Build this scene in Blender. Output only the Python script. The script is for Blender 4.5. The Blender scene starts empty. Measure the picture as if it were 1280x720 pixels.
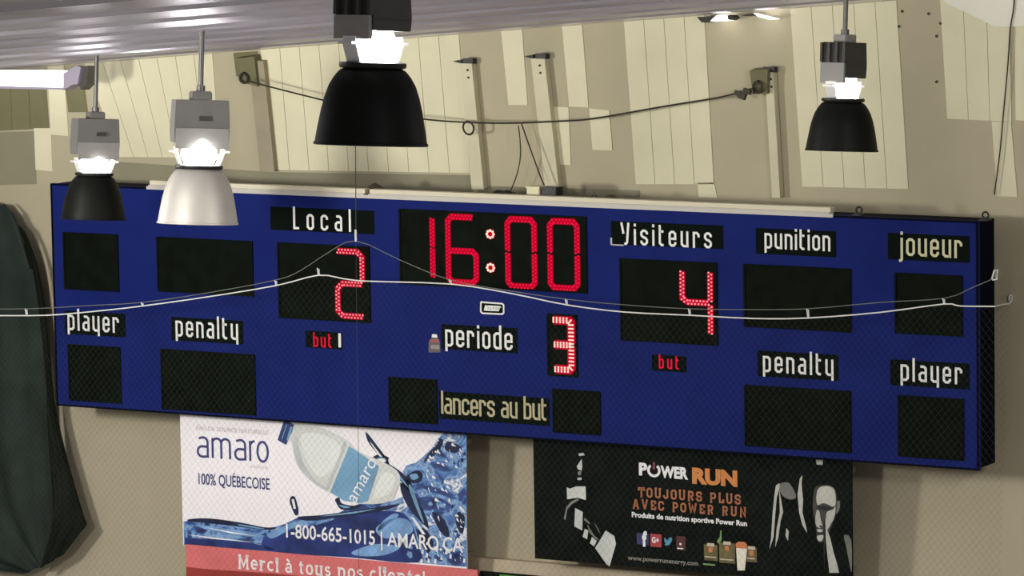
import bpy, bmesh, math, random
import numpy as np
from mathutils import Vector, Matrix

random.seed(7)
C = bpy.context.scene.collection
SC = bpy.context.scene

# ------------------------------------------------------------------ camera
FPX, YAW, PITCH, ROLL = 5693.06, 0.521448321, 0.0454148247, 0.025678101
CAM = Vector((14.9518906, -25.7374149, 1.55994524))
_F = Vector((-math.sin(YAW)*math.cos(PITCH), math.cos(YAW)*math.cos(PITCH), -math.sin(PITCH)))
_R0 = Vector((math.cos(YAW), math.sin(YAW), 0)); _U0 = _R0.cross(_F)
_R = _R0*math.cos(ROLL) + _U0*math.sin(ROLL)
_U = _U0*math.cos(ROLL) - _R0*math.sin(ROLL)
cam_d = bpy.data.cameras.new('camera'); cam = bpy.data.objects.new('camera', cam_d); C.objects.link(cam)
cam_d.sensor_width = 36.0; cam_d.lens = FPX*36.0/1280.0; cam_d.clip_end = 500
m = Matrix((_R, _U, -_F)).transposed().to_4x4(); m.translation = CAM
cam.matrix_world = m
SC.camera = cam

# ------------------------------------------------------------------ world, lights, exposure
SC.view_settings.view_transform = 'Standard'; SC.view_settings.look = 'None'
SC.view_settings.exposure = -0.38; SC.view_settings.gamma = 1.0; SC.view_settings.use_curve_mapping = False
w = bpy.data.worlds.new('world'); SC.world = w; w.use_nodes = True
w.node_tree.nodes['Background'].inputs[0].default_value = (1.0, 0.94, 0.86, 1)
w.node_tree.nodes['Background'].inputs[1].default_value = 0.24

def area(name, loc, target, power, size, col=(1, .97, .9)):
    d = bpy.data.lights.new(name, 'AREA'); d.shape = 'DISK'; d.size = size; d.energy = power; d.color = col
    o = bpy.data.objects.new(name, d); C.objects.link(o); o.location = loc
    o.rotation_euler = (Vector(target)-Vector(loc)).to_track_quat('-Z', 'Y').to_euler()
    return o
# the rink's other high bays, out of the frame to the left, the right and behind
area('arena_light', (-3.2, -6.5, 0.55), (0.2, 0.4, 1.1), 330, 0.7)
area('arena_light', (1.0, -12.0, 0.80), (0.5, 0.4, 1.0), 370, 0.9)
area('arena_light', (9.5, -8.0, 1.7), (2.5, 0.4, 1.0), 210, 0.9)
def spill(loc, power):                                # light leaking up from the open necks of those lamps onto the foil ceiling
    d = bpy.data.lights.new('arena_spill', 'POINT'); d.energy = power; d.shadow_soft_size = .15; d.color = (1, .96, 1)
    o = bpy.data.objects.new('arena_spill', d); C.objects.link(o); o.location = loc
for loc_, pw in (((-3.2, -6.5, .95), 36), ((1.0, -12.0, 1.15), 50), ((9.5, -8.0, 1.75), 40), ((-.5, -9.0, 1.1), 50), ((9.0, -13.5, 1.5), 50)): spill(loc_, pw)

# ------------------------------------------------------------------ pixel -> place helpers
def ray(px, py): return _F + _R*((px-640)/FPX) - _U*((py-360)/FPX)
def hit(px, py, p, n):
    d = ray(px, py); return CAM + d*((p-CAM).dot(n)/d.dot(n))
def depth_pt(px, py, D): return CAM + ray(px, py)*D
class Plane:
    """a flat face in the place: origin, right, up, and the normal towards the room"""
    def __init__(s, o, r, u):
        s.o = Vector(o); s.r = Vector(r).normalized(); s.u = Vector(u).normalized(); s.n = s.r.cross(s.u)
        if s.n.y > 0: s.n = -s.n
    def uv(s, px, py, h=0.0):
        q = hit(px, py, s.o+s.n*h, s.n) - s.o; return (q.dot(s.r), q.dot(s.u))
    def to(s, u, v, h=0.0): return s.o + s.r*u + s.u*v + s.n*h
    def at(s, px, py, h=0.0): return hit(px, py, s.o+s.n*h, s.n)

# ------------------------------------------------------------------ materials
def mat(name, col, rough=.7, metal=0.0, emit=None, es=1.0, noise=0.0, nscale=4.0, spec=.3, bump=0.0):
    M = bpy.data.materials.new(name); M.use_nodes = True; nt = M.node_tree; b = nt.nodes['Principled BSDF']
    b.inputs['Base Color'].default_value = (*col, 1); b.inputs['Roughness'].default_value = rough
    b.inputs['Metallic'].default_value = metal; b.inputs['Specular IOR Level'].default_value = spec
    if emit:
        b.inputs['Emission Color'].default_value = (*emit, 1); b.inputs['Emission Strength'].default_value = es
    if noise or bump:
        tc = nt.nodes.new('ShaderNodeTexCoord'); nz = nt.nodes.new('ShaderNodeTexNoise')
        nz.inputs['Scale'].default_value = nscale; nz.inputs['Detail'].default_value = 5
        nt.links.new(tc.outputs['Object'], nz.inputs['Vector'])
        if noise:
            r = nt.nodes.new('ShaderNodeValToRGB')
            r.color_ramp.elements[0].position = .3; r.color_ramp.elements[1].position = .7
            r.color_ramp.elements[0].color = (*[c*(1-noise) for c in col], 1)
            r.color_ramp.elements[1].color = (*[min(1, c*(1+noise)) for c in col], 1)
            nt.links.new(nz.outputs['Fac'], r.inputs['Fac']); nt.links.new(r.outputs['Color'], b.inputs['Base Color'])
        if bump:
            bp = nt.nodes.new('ShaderNodeBump'); bp.inputs['Strength'].default_value = bump; bp.inputs['Distance'].default_value = .02
            nt.links.new(nz.outputs['Fac'], bp.inputs['Height']); nt.links.new(bp.outputs['Normal'], b.inputs['Normal'])
    return M
def lin(r, g, b):
    f = lambda c: (c/255/12.92) if c/255 <= .04045 else ((c/255+.055)/1.055)**2.4
    return (f(r), f(g), f(b))
M = {}
M['wall'] = mat('wall_taupe_paint', (.45, .405, .28), .85, noise=.07, nscale=1.3)
M['wall_low'] = mat('wall_beige_paint', (.43, .38, .27), .85, noise=.05, nscale=1.1)
M['panel'] = mat('wall_cream_board', (.71, .675, .475), .8, noise=.05, nscale=2.2)
M['olive'] = mat('wall_olive_board_and_shade', (.17, .16, .085), .85, noise=.12, nscale=2)
M['band'] = mat('wall_olive_taupe_band_and_shade', (.26, .245, .165), .85, noise=.08, nscale=1.6)
M['post'] = mat('post_cream', (.62, .58, .41), .6, noise=.06, nscale=5)
M['post_brown'] = mat('post_grey_brown', (.33, .29, .20), .7, noise=.1, nscale=5)
M['trim'] = mat('girt_beige', (.50, .42, .30), .8, noise=.1, nscale=6)
M['ceil'] = mat('foil_ceiling', (.66, .63, .70), .36, metal=.80, noise=.16, nscale=1.6, bump=.12)
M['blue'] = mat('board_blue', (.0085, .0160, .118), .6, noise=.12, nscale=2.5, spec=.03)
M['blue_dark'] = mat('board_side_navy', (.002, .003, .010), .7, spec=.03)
M['window'] = mat('display_window_black', (.0045, .0065, .0042), .6, noise=.3, nscale=9, spec=.02)
M['plate'] = mat('plate_black', (.0035, .006, .0045), .6, spec=.02)
M['white'] = mat('lettering_white', (.80, .80, .76), .6)
M['cream'] = mat('lettering_cream', (.60, .58, .36), .6)
M['tan'] = mat('lettering_tan', (.46, .42, .25), .6)
M['led_red'] = mat('led_red_glow', (.02, 0, 0), .9, spec=0, emit=(.50, .002, .022), es=1.30)
M['led_dim'] = mat('led_red_halo', (.02, 0, 0), .9, spec=0, emit=(.42, .003, .012), es=1.30)  # red halo around the colon's dots, put in as a glowing disc
M['led_clock'] = mat('led_clock_dot', (.02, 0, 0), .9, spec=0, emit=(.85, .012, .055), es=1.30)
M['led_score'] = mat('led_score_dot', (.02, 0, 0), .9, spec=0, emit=(1.0, .30, .33), es=1.45)
M['led_hot'] = mat('led_hot_dot', (.02, 0, 0), .9, spec=0, emit=(1.0, .62, .52), es=1.70)
M['red_text'] = mat('lettering_red', (.02, 0, 0), .9, spec=0, emit=(.70, .008, .04), es=1.30)
M['rail'] = mat('rail_cream', (.62, .58, .44), .6)
M['rail2'] = mat('rail_pale_grey', (.50, .48, .43), .5)
M['black'] = mat('black_paint', (.012, .012, .011), .45, noise=.2, nscale=12)
M['reflector_black'] = mat('reflector_black', (.0065, .0075, .006), .5, noise=.2, nscale=8, spec=.12)
M['reflector_silver'] = mat('reflector_spun_aluminium', (.60, .575, .52), .5, metal=.35, noise=.06, nscale=7)
M['inner'] = mat('reflector_inner', (.8, .8, .78), .25, metal=.9)
M['housing_grey'] = mat('housing_grey', (.16, .155, .145), .5, noise=.06, nscale=10)
M['housing_light'] = mat('housing_light_grey', (.27, .265, .245), .5, noise=.06, nscale=10)
M['housing_dark'] = mat('housing_charcoal', (.045, .043, .037), .5, noise=.1, nscale=10)
M['steel'] = mat('dull_steel', (.13, .125, .12), .4, metal=.5)
M['bulb'] = mat('lit_bulb', (1, 1, 1), .4, emit=(1, .97, 1.0), es=75.0)
M['bracket'] = mat('bracket_bright_metal', (.75, .75, .74), .4, metal=.2)
M['tube'] = mat('lit_tube', (1, 1, 1), .4, emit=(1, 1, .98), es=4.0)
M['lavender'] = mat('end_cap_grey', (.40, .37, .46), .45)
M['rope'] = mat('rope_white', (.70, .70, .66), .8)
M['line'] = mat('line_grey', (.15, .16, .135), .8)
M['cord'] = mat('cord_dark', (.05, .055, .045), .8)
M['net'] = mat('net_twine', (.075, .08, .07), .9, spec=0)
M['cable'] = mat('cable_dark', (.045, .042, .028), .6, metal=.3)
M['tarp'] = mat('tarp_green_black', (.021, .030, .025), .7, noise=.35, nscale=3, spec=.12, bump=.3)
M['tarp_flap'] = mat('tarp_dark_flap', (.009, .012, .008), .75, noise=.4, nscale=4, spec=.08, bump=.25)
M['pale_box'] = mat('pale_plastic', (.68, .66, .42), .5)
M['sheet'] = mat('white_sheet', (.80, .79, .68), .8, noise=.03, nscale=3)
M['screw'] = mat('rust_spot', (.05, .04, .025), .7)

# ------------------------------------------------------------------ mesh helpers (vertices in world coordinates)
def obj(name, bm, material, parent=None):
    off = Vector((0, 0, 0)); p = parent
    while p is not None:
        off = off + p.location; p = p.parent
    me = bpy.data.meshes.new(name)
    bmesh.ops.recalc_face_normals(bm, faces=bm.faces[:])
    bm.to_mesh(me); bm.free()
    o = bpy.data.objects.new(name, me); C.objects.link(o)
    for mm in (material if isinstance(material, (list, tuple)) else [material]): me.materials.append(mm)
    if parent is not None:
        me.transform(Matrix.Translation(-off)); o.parent = parent
    else:
        vs = [v.co for v in me.vertices]
        c = Vector(((min(v.x for v in vs)+max(v.x for v in vs))/2, (min(v.y for v in vs)+max(v.y for v in vs))/2, min(v.z for v in vs)))
        me.transform(Matrix.Translation(-c)); o.location = c
    return o
def smooth(o, ang=40):
    for p in o.data.polygons: p.use_smooth = True
    try: o.data.set_sharp_from_angle(angle=math.radians(ang))
    except Exception: pass
    return o
def thing(name, loc, label, cat, group=None):
    o = bpy.data.objects.new(name, None); C.objects.link(o); o.location = loc; o.empty_display_size = .05
    return tag(o, label, cat, group)
def tag(o, label, cat, group=None):
    o['label'] = label; o['category'] = cat
    if group: o['group'] = group
    return o
def struct(o): o['kind'] = 'structure'; return o
def BM(): return bmesh.new()
def hexa(bm, a, b, mi=0):
    """box between two quads of four points"""
    va = [bm.verts.new(p) for p in a]; vb = [bm.verts.new(p) for p in b]
    fs = [bm.faces.new(va), bm.faces.new(vb[::-1])]
    for i in range(4):
        j = (i+1) % 4; fs.append(bm.faces.new((va[j], va[i], vb[i], vb[j])))
    for f in fs: f.material_index = mi
def box(bm, c, s, rot=None, mi=0):
    c = Vector(c); R = rot or Matrix.Identity(3); hx, hy, hz = s[0]/2, s[1]/2, s[2]/2
    q = lambda z: [c+R @ Vector(p) for p in ((-hx, -hy, z), (hx, -hy, z), (hx, hy, z), (-hx, hy, z))]
    hexa(bm, q(-hz), q(hz), mi)
def prism(bm, pts, d, mi=0):
    """closed outline of 3D points pushed along d"""
    a = [bm.verts.new(p) for p in pts]; b = [bm.verts.new(Vector(p)+d) for p in pts]
    f = [bm.faces.new(a), bm.faces.new(b[::-1])]
    n = len(a)
    for i in range(n):
        j = (i+1) % n; f.append(bm.faces.new((a[j], a[i], b[i], b[j])))
    for q in f: q.material_index = mi
def tube(bm, pts, r, n=6, caps=True, mi=0):
    pts = [Vector(p) for p in pts]; rings = []
    for i, p in enumerate(pts):
        t = (pts[min(i+1, len(pts)-1)]-pts[max(i-1, 0)]).normalized()
        a = t.cross(Vector((0, 0, 1)))
        if a.length < .05: a = t.cross(Vector((1, 0, 0)))
        a.normalize(); b = t.cross(a)
        rr = r[i] if isinstance(r, (list, tuple)) else r
        rings.append([bm.verts.new(p+(a*math.cos(k*2*math.pi/n)+b*math.sin(k*2*math.pi/n))*rr) for k in range(n)])
    for i in range(len(rings)-1):
        for k in range(n):
            f = bm.faces.new((rings[i][k], rings[i][(k+1) % n], rings[i+1][(k+1) % n], rings[i+1][k])); f.material_index = mi
    if caps:
        bm.faces.new(rings[0][::-1]).material_index = mi; bm.faces.new(rings[-1]).material_index = mi
def ring(bm, c, ax, ay, R, r, n=20, k=6):
    c = Vector(c); az = Vector(ax).cross(Vector(ay)).normalized(); rows = []
    for i in range(n):
        t = i*2*math.pi/n; d = Vector(ax)*math.cos(t)+Vector(ay)*math.sin(t)
        rows.append([bm.verts.new(c+d*(R+r*math.cos(j*2*math.pi/k))+az*(r*math.sin(j*2*math.pi/k))) for j in range(k)])
    for i in range(n):
        for j in range(k):
            bm.faces.new((rows[i][j], rows[(i+1) % n][j], rows[(i+1) % n][(j+1) % k], rows[i][(j+1) % k]))
def lathe(bm, c, prof, n=40, mi=0):
    c = Vector(c); rows = []
    for r, z in prof:
        rows.append([bm.verts.new(c+Vector((r*math.cos(k*2*math.pi/n), r*math.sin(k*2*math.pi/n), z))) for k in range(n)])
    for i in range(len(rows)-1):
        for k in range(n):
            bm.faces.new((rows[i][k], rows[i][(k+1) % n], rows[i+1][(k+1) % n], rows[i+1][k])).material_index = mi
    return rows
def spline(pts, k=6, closed=False):
    P = [Vector(p) for p in pts]; out = []; n = len(P)
    for i in range(n if closed else n-1):
        if closed: a, b, c, d = P[(i-1) % n], P[i], P[(i+1) % n], P[(i+2) % n]
        else: a, b, c, d = P[max(i-1, 0)], P[i], P[i+1], P[min(i+2, n-1)]
        for j in range(k):
            t = j/k
            out.append(.5*((2*b)+(c-a)*t+(2*a-5*b+4*c-d)*t*t+(3*b-a-3*c+d)*t**3))
    if not closed: out.append(P[-1])
    return out

# ------------------------------------------------------------------ planes of the place
X = Vector((1, 0, 0))
LEAN = 0.08450391                                     # the board tips forward at its top
BUP = Vector((0, -math.sin(LEAN), math.cos(LEAN))); BBACK = Vector((0, math.cos(LEAN), math.sin(LEAN)))
BW, BH, BD = 6.98184, 1.55, 0.257
BOARD = Plane((0, 0, 0), X, BUP)
YW, YL, ZB, WE = 0.50, 0.5605, 0.80, 0.242                        # end wall: upright below, leaning in above ZB
WUP = Vector((0, -WE, 1)).normalized()
UPPER = Plane((0, YW, ZB), X, WUP)
LOWER = Plane((0, YL, 0), X, (0, 0, 1))
BAN = Plane(BBACK*0.12, X, BUP)                       # the advertising boards hang just behind the board's face
NETP = Plane((0, -0.42, 0), X, (0, 0, 1))
P1, P2, P3 = UPPER.at(0, 87), UPPER.at(1120, 0), depth_pt(245, 40, 23.3)
CT = (P2-P1).normalized(); CN = CT.cross(P3-P1).normalized()
if CN.z > 0: CN = -CN
CWv = CT.cross(CN).normalized()
if CWv.y > 0: CWv = -CWv                              # runs from the wall towards the viewer
def ceil_pt(x, w):                                    # a point on the ceiling at wall-run x and w metres off the wall
    p = P1 + CWv*w; return p + CT*((x-p.x)/CT.x)
def ceil_z(x, y): return P1.z - (CN.x*(x-P1.x)+CN.y*(y-P1.y))/CN.z

# ------------------------------------------------------------------ setting: end wall
XL, XR = -9.0, 9.0
bm = BM(); th = .1
a, b = UPPER.to(XL, 0), UPPER.to(XR, 0)
ta, tb = ceil_pt(XL, 0.0), ceil_pt(XR, 0.0)
hexa(bm, [a, b, tb, ta], [p+Vector((0, th, 0)) for p in (a, b, tb, ta)], 0)
zs = [-3.2]+[ZB-.5+.05*k for k in range(11)]           # upright below, bending smoothly into the lean
wy = lambda z: YL-(WE*(z-ZB+.5)**2 if z > ZB-.5 else 0)
for z0_, z1_ in zip(zs, zs[1:]):
    q = [Vector((XL, wy(z0_), z0_)), Vector((XR, wy(z0_), z0_)), Vector((XR, wy(z1_), z1_)), Vector((XL, wy(z1_), z1_))]
    hexa(bm, q, [p+Vector((0, th, 0)) for p in q], 1 if z0_ < 0 else 0)
def boards(quad, mi, h, pitch=.158, gap=.004):
    """a patch of upright boards nailed on the leaning wall, or of shade put into colour: corners TL, TR, BR, BL in the photograph"""
    (u0, v0), (u1, v1), (u2, v2), (u3, v3) = [UPPER.uv(*q) for q in quad]
    wd = max(u1-u0, u2-u3); n = max(1, round(wd/pitch))
    for k in range(n):
        s0, s1 = k/n, (k+1)/n
        g = gap/wd if n > 1 else 0
        s0 += g*.5; s1 -= g*.5
        T = lambda s: (u0+(u1-u0)*s, v0+(v1-v0)*s); B = lambda s: (u3+(u2-u3)*s, v3+(v2-v3)*s)
        q = [T(s0), T(s1), B(s1), B(s0)]
        hexa(bm, [UPPER.to(*p, 0.0) for p in q], [UPPER.to(*p, h) for p in q], mi)
def ceil_y(x): return 87-(x*87/1120.0) - .5
LIGHT = [
    [(106, 0), (266, 0), (276, 197), (150, 196)],
    [(326, 0), (574, 0), (588, 216), (338, 212)],
    [(627, 0), (653, 0), (660, 131), (636, 131)],
    [(703, 0), (728, 0), (736, 134), (712, 133)],
    [(690, 133), (711, 134), (714, 206), (696, 205)],
    [(737, 135), (762, 138), (766, 188), (741, 187)],
    [(780, 0), (881, 0), (893, 230), (795, 230)],
    [(872, 228), (893, 228), (897, 247), (874, 246)],
    [(988, 0), (1121, 0), (1136, 236), (1003, 233)],
    [(1175, 0), (1262, 0), (1265, 152), (1184, 148)],
    [(1240, 152), (1264, 152), (1272, 246), (1247, 245)],
    [(1268, 0), (1300, 0), (1303, 152), (1270, 150)],
    [(60, 0), (80, 0), (86, 170), (64, 168)],
    [(43, 160), (64, 160), (66, 214), (45, 212)],
]
for q in LIGHT:
    q2 = []
    for i, (x, y) in enumerate(q):
        if y == 0: y = max(ceil_y(x)+1, -10)
        q2.append((x, y))
    boards(q2, 2, .006)
for q in ([(-30, 96), (57, 90), (62, 160), (-30, 165)], [(82, 110), (106, 110), (110, 140), (86, 140)], [(292, 66), (322, 64), (326, 84), (296, 96)]):  # first patch: soft shadow at the wall's left end, put into the colour
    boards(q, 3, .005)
for q in ([(100, 199), (338, 215), (338, 243), (100, 236)], [(338, 215), (590, 219), (592, 246), (338, 243)], [(598, 232), (800, 238), (800, 254), (598, 246)], [(-30, 166), (43, 164), (46, 230), (-30, 232)]):  # darker bands above the board; last patch is soft shadow put into colour
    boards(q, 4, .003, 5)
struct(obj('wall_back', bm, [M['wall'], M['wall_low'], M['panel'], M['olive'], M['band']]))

# ceiling: corrugated foil-faced sheets running along the end wall
bm = BM()
pitch, amp = 1.6, .065
prof = []
nrep = int(16/pitch)
for k in range(nrep):
    for s, h in ((0, 0), (.22, .12), (.40, 0), (.45, 1), (.60, .7), (.75, 1), (.80, 0), (.90, .15)):
        prof.append(((k+s)*pitch, h*amp))
prof.append((nrep*pitch, 0))
SK = .035                                             # the sheets run slightly skew to the wall
xs = [-9.5, -6, -4, -2, 0, 2, 4, 6, 9, 13]
rows = []
for wv, h in prof:
    rows.append([bm.verts.new(ceil_pt(x, wv-.02+(0 if wv < .3 else SK*(x+4))) - CN*h) for x in xs])
for i in range(len(rows)-1):
    for k in range(len(xs)-1): bm.faces.new((rows[i][k], rows[i][k+1], rows[i+1][k+1], rows[i+1][k]))
g = bmesh.ops.extrude_face_region(bm, geom=bm.faces[:])
bmesh.ops.translate(bm, verts=[v for v in g['geom'] if isinstance(v, bmesh.types.BMVert)], vec=-CN*.06)
struct(obj('ceiling', bm, M['ceil']))

# girt (beam) under the advertising boards
bm = BM()
z_top = LOWER.at(600, 695).z; z_bot = LOWER.at(640, 716.5).z
gx0 = LOWER.at(228, 690, .1).x; gx1 = 3.8
box(bm, ((gx0+gx1)/2, YL-.05, (z_top+z_bot)/2), (gx1-gx0, .10, z_top-z_bot))
struct(obj('trim_1', bm, M['trim']))

# ------------------------------------------------------------------ stroke lettering of the board
c_, T_, B_, W_ = .11, .92, .08, .36
def _o(): return [[(c_, B_), (W_-c_, B_), (W_, B_+c_), (W_, T_-c_), (W_-c_, T_), (c_, T_), (0, T_-c_), (0, B_+c_), (c_, B_)]]
GLY = {
 'o': (W_, _o()),
 'n': (W_, [[(0, 0), (0, T_), (W_-c_, T_), (W_, T_-c_), (W_, 0)]]),
 'u': (W_, [[(0, 1), (0, B_+c_), (c_, B_), (W_, B_)], [(W_, 0), (W_, 1)]]),
 'r': (W_*.85, [[(0, 0), (0, T_), (W_*.85-c_, T_), (W_*.85, T_-c_), (W_*.85, .66)]]),
 'p': (W_, [[(0, -.27), (0, T_), (W_-c_, T_), (W_, T_-c_), (W_, B_+c_), (W_-c_, B_), (0, B_)]]),
 'b': (W_, [[(0, 1.4), (0, B_), (W_-c_, B_), (W_, B_+c_), (W_, T_-c_), (W_-c_, T_), (0, T_)]]),
 'd': (W_, [[(W_, 1.4), (W_, B_), (c_, B_), (0, B_+c_), (0, T_-c_), (c_, T_), (W_, T_)]]),
 'l': (0, [[(0, 1.4), (0, 0)]]),
 '1': (0, [[(0, 1.4), (0, 0)]]),
 'i': (0, [[(0, 0), (0, 1)], [(0, 1.16), (0, 1.34)]]),
 'j': (0, [[(0, 1), (0, -.2), (-.05, -.27), (-.16, -.27)], [(0, 1.16), (0, 1.34)]]),
 'a': (W_, [[(c_*.4, T_), (W_-c_, T_), (W_, T_-c_), (W_, 0)], [(W_, .55), (c_, .55), (0, .55-c_), (0, B_+c_), (c_, B_), (W_, B_)]]),
 'e': (W_, [[(W_, .30), (W_, B_+c_), (W_-c_, B_), (c_, B_), (0, B_+c_), (0, T_-c_), (c_, T_), (W_-c_, T_), (W_, T_-c_), (W_, .5), (0, .5)]]),
 's': (W_, [[(W_, .70), (W_, T_-c_), (W_-c_, T_), (c_, T_), (0, T_-c_), (0, .64), (c_, .52), (W_-c_, .48), (W_, .36), (W_, B_+c_), (W_-c_, B_), (c_, B_), (0, B_+c_), (0, .30)]]),
 't': (.22, [[(0, 1.32), (0, B_+c_), (c_, B_), (.24, B_)], [(0, T_), (.24, T_)]]),
 'c': (W_, [[(W_, .68), (W_, T_-c_), (W_-c_, T_), (c_, T_), (0, T_-c_), (0, B_+c_), (c_, B_), (W_-c_, B_), (W_, B_+c_), (W_, .32)]]),
 'y': (W_, [[(0, 1), (0, B_+c_), (c_, B_), (W_, B_)], [(W_, 1), (W_, -.27)]]),
 'L': (W_*.9, [[(0, 1.42), (0, B_), (W_*.9, B_)]]),
 'V': (.46, [[(0, 1.38), (.13, .68)], [(.46, 1.38), (.36, .14), (.30, .06), (.18, .05)]]),
 ' ': (.12, []),
}
def ribbon(bm, pl, poly, h0, h1, hw, hv=None, mi=0):
    """thick flat stroke along a 2D polyline on plane pl, mitred at its corners"""
    P = [Vector(p) for p in poly]; n = len(P); closed = (P[0]-P[-1]).length < 1e-6
    L, Rr = [], []
    for i in range(n):
        if closed:
            a, b = P[(i-1) % (n-1)] if i > 0 else P[n-2], P[(i+1) % (n-1)] if i < n-1 else P[1]
            d0, d1 = (P[i]-a), (b-P[i])
        else:
            d0 = P[i]-P[i-1] if i > 0 else P[1]-P[0]
            d1 = P[i+1]-P[i] if i < n-1 else P[i]-P[i-1]
        d0, d1 = d0.normalized(), d1.normalized()
        n0, n1 = Vector((-d0.y, d0.x)), Vector((-d1.y, d1.x)); mm = (n0+n1)
        if mm.length < 1e-4: mm = n0
        mm.normalize(); k = min(1/max(mm.dot(n0), .4), 2.0)
        L.append(P[i]+mm*hw*k); Rr.append(P[i]-mm*hw*k)
    for i in range(n-1):
        q = [L[i], L[i+1], Rr[i+1], Rr[i]]
        hexa(bm, [pl.to(p.x, p.y, h0) for p in q], [pl.to(p.x, p.y, h1) for p in q], mi)
def letters(bm, pl, text, xl, xr, yx, yb, h0, h1, sw=.128, kx=1.08, gl=GLY, slant=0):
    """text from pixel xl to xr, x-height line yx and baseline yb measured at its left end"""
    u0, vb = pl.uv(xl, yb, h0); _, vt = pl.uv(xl, yx, h0)
    ut = pl.uv(xr, yb + (xr-xl)*.05, h0)[0]
    s = vt-vb; tot = ut-u0
    ws = [(gl[ch][0]+sw)*s*kx for ch in text]
    gap = (tot-sum(ws))/max(1, len(text)-1); x = u0
    for ch, wd in zip(text, ws):
        for pl_ in gl[ch][1]:
            ribbon(bm, pl, [(x+(px+sw/2)*s*kx+slant*py*s, vb+py*s) for px, py in pl_], h0, h1, sw*s*.56)
        x += wd+gap
def rect_uv(pl, xl, xr, yt, yb, h=0.0):
    u0, v1 = pl.uv(xl, yt, h); _, v0 = pl.uv(xl, yb, h); u1 = pl.uv(xr, (yt+yb)/2+(xr-xl)*.05, h)[0]
    return u0, u1, v0, v1
def slab(bm, pl, r, h0, h1, mi=0):
    u0, u1, v0, v1 = r; q = [(u0, v0), (u1, v0), (u1, v1), (u0, v1)]
    hexa(bm, [pl.to(*p, h0) for p in q], [pl.to(*p, h1) for p in q], mi)

# ------------------------------------------------------------------ scoreboard
sb = thing('scoreboard', BOARD.to(0, -BH/2, 0), 'long blue scoreboard with red lit digits hung on the end wall', 'scoreboard')
bm = BM()
slab(bm, BOARD, (-BW/2, BW/2, -BH/2, BH/2), -.03, 0)
cab = obj('front_panel', bm, M['blue'], sb)
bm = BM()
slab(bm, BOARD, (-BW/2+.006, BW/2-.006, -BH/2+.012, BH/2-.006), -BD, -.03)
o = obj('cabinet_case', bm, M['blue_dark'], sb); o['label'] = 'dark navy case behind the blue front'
bm = BM()
for v in (-BH/2+.006, BH/2-.006): slab(bm, BOARD, (-BW/2, BW/2, v-.006, v+.006), 0, .006)
for u in (-BW/2+.006, BW/2-.006): slab(bm, BOARD, (u-.006, u+.006, -BH/2, BH/2), 0, .006)
obj('edge_trim', bm, M['blue_dark'], sb)

def window(xl, xr, yt, yb):
    bm = BM(); r = rect_uv(BOARD, xl, xr, yt, yb)
    slab(bm, BOARD, r, 0, .004)
    u0, u1, v0, v1 = r
    for q in ((u0-.012, u0, v0, v1), (u1, u1+.012, v0, v1), (u0-.012, u1+.012, v1, v1+.012), (u0-.012, u1+.012, v0-.012, v0)):
        slab(bm, BOARD, q, 0, .010)
    return obj('display_window', bm, M['window'], sb)
WIN = {}
for key, *r in (('pl_tl', 81, 147, 292, 359), ('pen_tl', 198, 315, 298, 362), ('local', 349, 461, 305, 395), ('clock', 501, 732, 263, 352.5),
                ('visit', 777, 895, 325, 423), ('pun', 932, 1062, 332, 406), ('jou', 1121, 1201, 343, 414), ('pl_bl', 87, 150, 432, 498),
                ('pen_bl', 203, 318, 438, 509), ('period', 686, 720, 394, 467), ('shot_l', 488, 545, 473, 524), ('shot_r', 693, 749, 488, 538),
                ('pen_br', 933, 1062, 483, 555), ('pl_br', 1125, 1203, 496, 568)):
    WIN[key] = window(*r)
def plate(px, txt, col, word):
    bm = BM(); slab(bm, BOARD, rect_uv(BOARD, *px), 0, .003)
    p = obj('name_plate', bm, M['plate'], sb)
    bm = BM()
    for t in txt: letters(bm, BOARD, *t, .003, .006)
    o = obj('lettering', bm, col, p)
    return p
plate((338, 468, 258, 287), [('Local', 367, 439, 266.5, 286.5)], M['white'], '')
p = plate((764, 904, 276, 305), [('Visiteurs', 776, 890, 285.5, 305.5)], M['white'], '')
bm = BM(); slab(bm, BOARD, rect_uv(BOARD, 763.5, 765.5, 297, 306), .003, .006); slab(bm, BOARD, rect_uv(BOARD, 765, 780, 305, 306.5), .003, .006)
obj('lettering', bm, M['rail2'], p)
plate((945, 1045, 285, 317), [('punition', 956, 1038, 291, 310.5)], M['white'], '')
plate((1110, 1212, 291, 324), [('joueur', 1126, 1203, 297, 319.5)], M['cream'], '')
plate((81, 157, 388, 417), [('player', 85, 149, 393, 412.5)], M['white'], '')
plate((214, 304, 396, 425), [('penalty', 220, 298, 400.5, 420.5)], M['white'], '')
p = plate((382, 428, 413, 434), [('but', 392, 415, 420.5, 433.5)], M['red_text'], '')
bm = BM(); letters(bm, BOARD, '1', 423.5, 428, 421.5, 434, .003, .006, sw=.26); obj('lettering', bm, M['white'], p)
plate((552, 647, 405, 436), [('periode', 557, 641, 411.5, 433)], M['white'], '')
plate((815, 858, 443, 463), [('but', 824, 849, 448, 460.5)], M['red_text'], '')
plate((549, 687, 489, 523), [('lancers au but', 552, 684, 496.5, 517)], M['tan'], '')
plate((947, 1048, 438, 470), [('penalty', 954, 1042, 444.5, 465)], M['white'], '')
plate((1113, 1212, 449, 481), [('player', 1126, 1203, 455, 476)], M['white'], '')

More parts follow.
